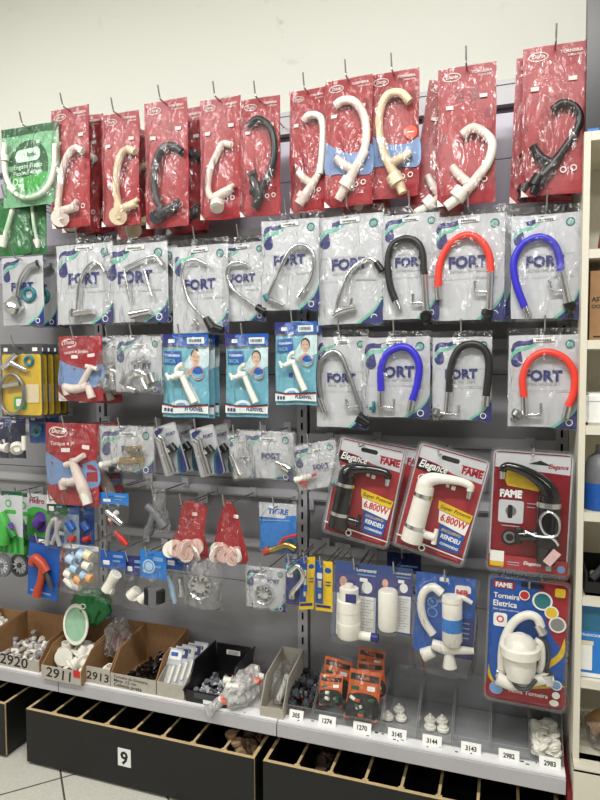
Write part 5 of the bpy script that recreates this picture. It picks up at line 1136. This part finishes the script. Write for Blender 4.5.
# drawers' contents
zt = dz
pile('bronze_elbow', 'bronze-coloured elbow fitting in the last cell of the number 9 drawer', 'pipe fitting', 'bronze elbows in the number 9 drawer', [elbow_mb(.016, .036, M.terra), cup_mb(.02, .036, M.terra)], 14, ((x9a+x9b)/2+xs9[7]+.035, (x9a+x9b)/2+xs9[8]-.045), (YD+.045, YD+.25), dz-.10, .034, seed=6)
xc = (xr+.165)/2
pile('bronze_elbow', 'dark bronze elbow lying in the second cell of the right drawer', 'pipe fitting', 'dark elbows in the right drawer', [elbow_mb(.016, .036, mat('dark_bronze', (70, 56, 44), .5))], 7, (xc+xsR[1]+.03, xc+xsR[2]-.045), (YD+.05, YD+.25), dz-.11, .034, seed=7)

# ================================================================== white shelf unit at the right
YS = -.30
xs_ = at(577.5, 500, YS).x; tS = at(584, 500, YS).x-xs_
zs_ = [at(592, v, YS).z for v in (131, 249, 340, 426, 513, 598, 681)]
zt_ = zs_[0]
g = thing('shelf_unit', 'ivory white shelf unit cut off by the right edge of the photo', 'shelf', (xs_, YS, 0))
WS, DS = .9, .30
b = MB(); b.box((tS/2, DS/2, zt_/2), (tS, DS, zt_), M.shelf); b.build('side_panel', g)
b = MB(); b.box((WS-tS/2, DS/2, zt_/2), (tS, DS, zt_), M.shelf); b.build('side_panel', g)
b = MB(); b.box((WS/2, DS-.006, zt_/2), (WS-2*tS, .01, zt_), M.shelf); b.build('back_panel', g)
tk = [at(592, a, YS).z-at(592, a+9, YS).z for a in (250,)][0]
for k, z in enumerate(zs_):
    b = MB(); b.box((WS/2, DS/2-.006, z-tk/2), (WS-2*tS-.001, DS-.014, tk), M.shelf); b.build('shelf_board', g)
zb = at(590, 764, YS).z
b = MB(); b.box((WS/2, -.02, zb/2), (WS, .04, zb), M.shelf); b.box((WS/2, -.02+.02, zb+.0), (WS, .08, .012), M.shelf); b.build('base_plinth', g)
b = MB(); b.box((WS/2+tS/2-.001, .012, (zb+zs_[6]-tk)/2+.0), (.001, .001, .001), M.shelf)
def shelf_item(name, label, cat, u0, u1, k, hpx, dep=.2, yb=.02, parts=None):
    x0, x1 = at(u0, 400, YS+yb).x, at(u1, 400, YS+yb).x; z = zs_[k]+.0005; h = hpx*2.0/F*.95
    return thing(name, label, cat, ((x0+x1)/2, YS+yb, z)), x1-x0, h
# black panel on top
x0 = at(587, 60, -.29).x; z0 = zt_+.0006; o = thing('display_screen', 'black flat panel standing on top of the ivory shelf unit', 'panel', (x0+.3, -.285, z0))
b = MB(); b.box((0, .02, .24), (.6, .04, .48), M.black); b.build('panel_body', o); b = MB(); b.box((-.28, -.001, .006), (.03, .002, .01), M.bblue); b.build('blue_tab', o)
o, w_, h_ = shelf_item('red_pack', 'red patterned pack standing on the top shelf of the ivory unit', 'pack', 594, 622, 1, 50)
b = MB(); b.prism([(-w_/2+.012, 0), (w_/2, 0), (w_/2, h_), (-w_/2+.03, h_), (-w_/2+.012, .03)], 0, .08, M.redh); 
for i in range(24): b.box((-w_/2+.02+.012*(i % 4), -.0006, .02+.024*(i//4)), (.006, .0006, .01), M.paper)
b.build('red_carton', o)
o, w_, h_ = shelf_item('cardboard_box', 'brown cardboard box with black lettering on the second shelf of the ivory unit', 'box', 588, 640, 2, 64)
b = MB(); b.box((0, .1, h_/2), (w_, .2, h_), M.card); b.text('ASTE', -w_/2+.004, h_*.56, .04, M.ink, -.0006, .03); b.text('OOL', -w_/2+.004, h_*.46, .032, M.ink, -.0006, .03); b.box((-w_/2+.05, -.0004, h_*.30), (.028, .0006, .05), M.hair); b.box((-w_/2+.04, -.0004, h_*.05), (.06, .0006, .004), M.ink); b.build('carton_body', o)
b = MB(); b.box((-w_/2+.05, -.0015, h_*.55), (.003, .001, h_*.5), M.hair); b.build('printed_figure', o)
o, w_, h_ = shelf_item('white_box', 'plain white box with rounded edges on the third shelf of the ivory unit', 'box', 586, 640, 3, 30)
bm = bmesh.new(); bmesh.ops.create_cube(bm, size=1); bmesh.ops.scale(bm, vec=(w_, .2, h_), verts=bm.verts); bmesh.ops.bevel(bm, geom=bm.edges[:], offset=.008, segments=3, affect='EDGES'); bmesh.ops.translate(bm, vec=(0, .1, h_/2), verts=bm.verts)
me = bpy.data.meshes.new('box_body'); bm.to_mesh(me); bm.free(); me.materials.append(M.paper); q = bpy.data.objects.new('box_body', me); COL.objects.link(q); q.parent = o
b = MB(); b.box((0, -.0005, h_*.75), (w_*.98, .001, .002), M.fline); b.build('lid_seam', o)
o, w_, h_ = shelf_item('bottle', 'grey bottle with blue base on the fourth shelf of the ivory unit', 'bottle', 586, 622, 4, 62)
r_ = w_/2; b = MB(); b.lathe([(r_*.95, .001), (r_, .01), (r_, h_*.42)], M.blue, Matrix.Translation((0, r_, 0)), 24); b.lathe([(.001, .001), (r_*.95, .001)], M.blue, Matrix.Translation((0, r_, 0)), 24); b.build('blue_base', o)
b = MB(); b.lathe([(r_*.99, h_*.42), (r_*.96, h_*.62), (r_*.7, h_*.8), (r_*.3, h_*.88), (r_*.28, h_), (.001, h_)], M.mgrey, Matrix.Translation((0, r_, 0)), 24); b.build('grey_shoulder', o)
o, w_, h_ = shelf_item('tool_tray', 'dark tray of tools on the fifth shelf of the ivory unit', 'tray', 589, 630, 5, 32)
b = MB(); b.box((0, .09, .004), (w_, .18, .008), M.black)
for s in (-1, 1): b.box((s*(w_/2-.003), .09, h_*.35), (.006, .18, h_*.7), M.black)
b.box((0, .003, h_*.2), (w_-.012, .006, h_*.4), M.black); b.box((0, .177, h_*.4), (w_-.012, .006, h_*.8), M.black); b.build('tray_body', o)
b = MB(); b.tube([(-w_*.3, .05, .03), (w_*.3, .12, h_*.8)], .012, M.dgrey, False); b.tube([(-w_*.2, .12, .03), (w_*.35, .05, h_*.5)], .01, M.cream, False); b.build('tool', o)
o, w_, h_ = shelf_item('blue_box', 'blue box with white tub picture on the lowest closed shelf of the ivory unit', 'box', 583, 640, 6, 72)
b = MB(); b.box((0, .1, h_/2), (w_, .2, h_), M.bblue); b.box((0, -.0004, h_*.78), (w_, .0008, h_*.3), mat('petrol_print', (40, 100, 130), .5)); b.box((-w_/2+.02, -.001, h_*.27), (.036, .001, h_*.34), M.paper); b.box((0, -.0008, .008), (w_, .001, .012), M.paper); b.text('TRADICIONAL', -w_/2+.006, h_*.56, .07, M.paper, -.0014, .02); b.build('carton_body', o)
b = MB(); b.box((-w_/2+.02, -.0018, h_*.47), (.042, .001, .012), M.cream); b.build('tub_picture', o)
x0 = at(581, 740, YS+.02).x; zz = zb+.007
o = crumple('brown_bag', 'crumpled brown clear bag on the bottom board of the ivory unit', 'bag', (x0+.10, -.2, zz), .085, .07, .05, CRUM, 20)
b = MB(); b.tube([(-.07, 0, .05), (-.01, .01, .07), (.06, 0, .05)], [.03, .045, .03], M.card); b.build('brown_contents', o)
b = MB(); b.box((WS/2, DS/2, zb+.0), (WS-2*tS, DS-.02, .012), M.shelf); b.build('shelf_board', g)

S.view_settings.view_transform = 'Standard'; S.view_settings.look = 'None'; S.view_settings.gamma = 1; S.view_settings.use_curve_mapping = False
S.view_settings.exposure = EXPOSURE
S.cycles.transparent_max_bounces = 24
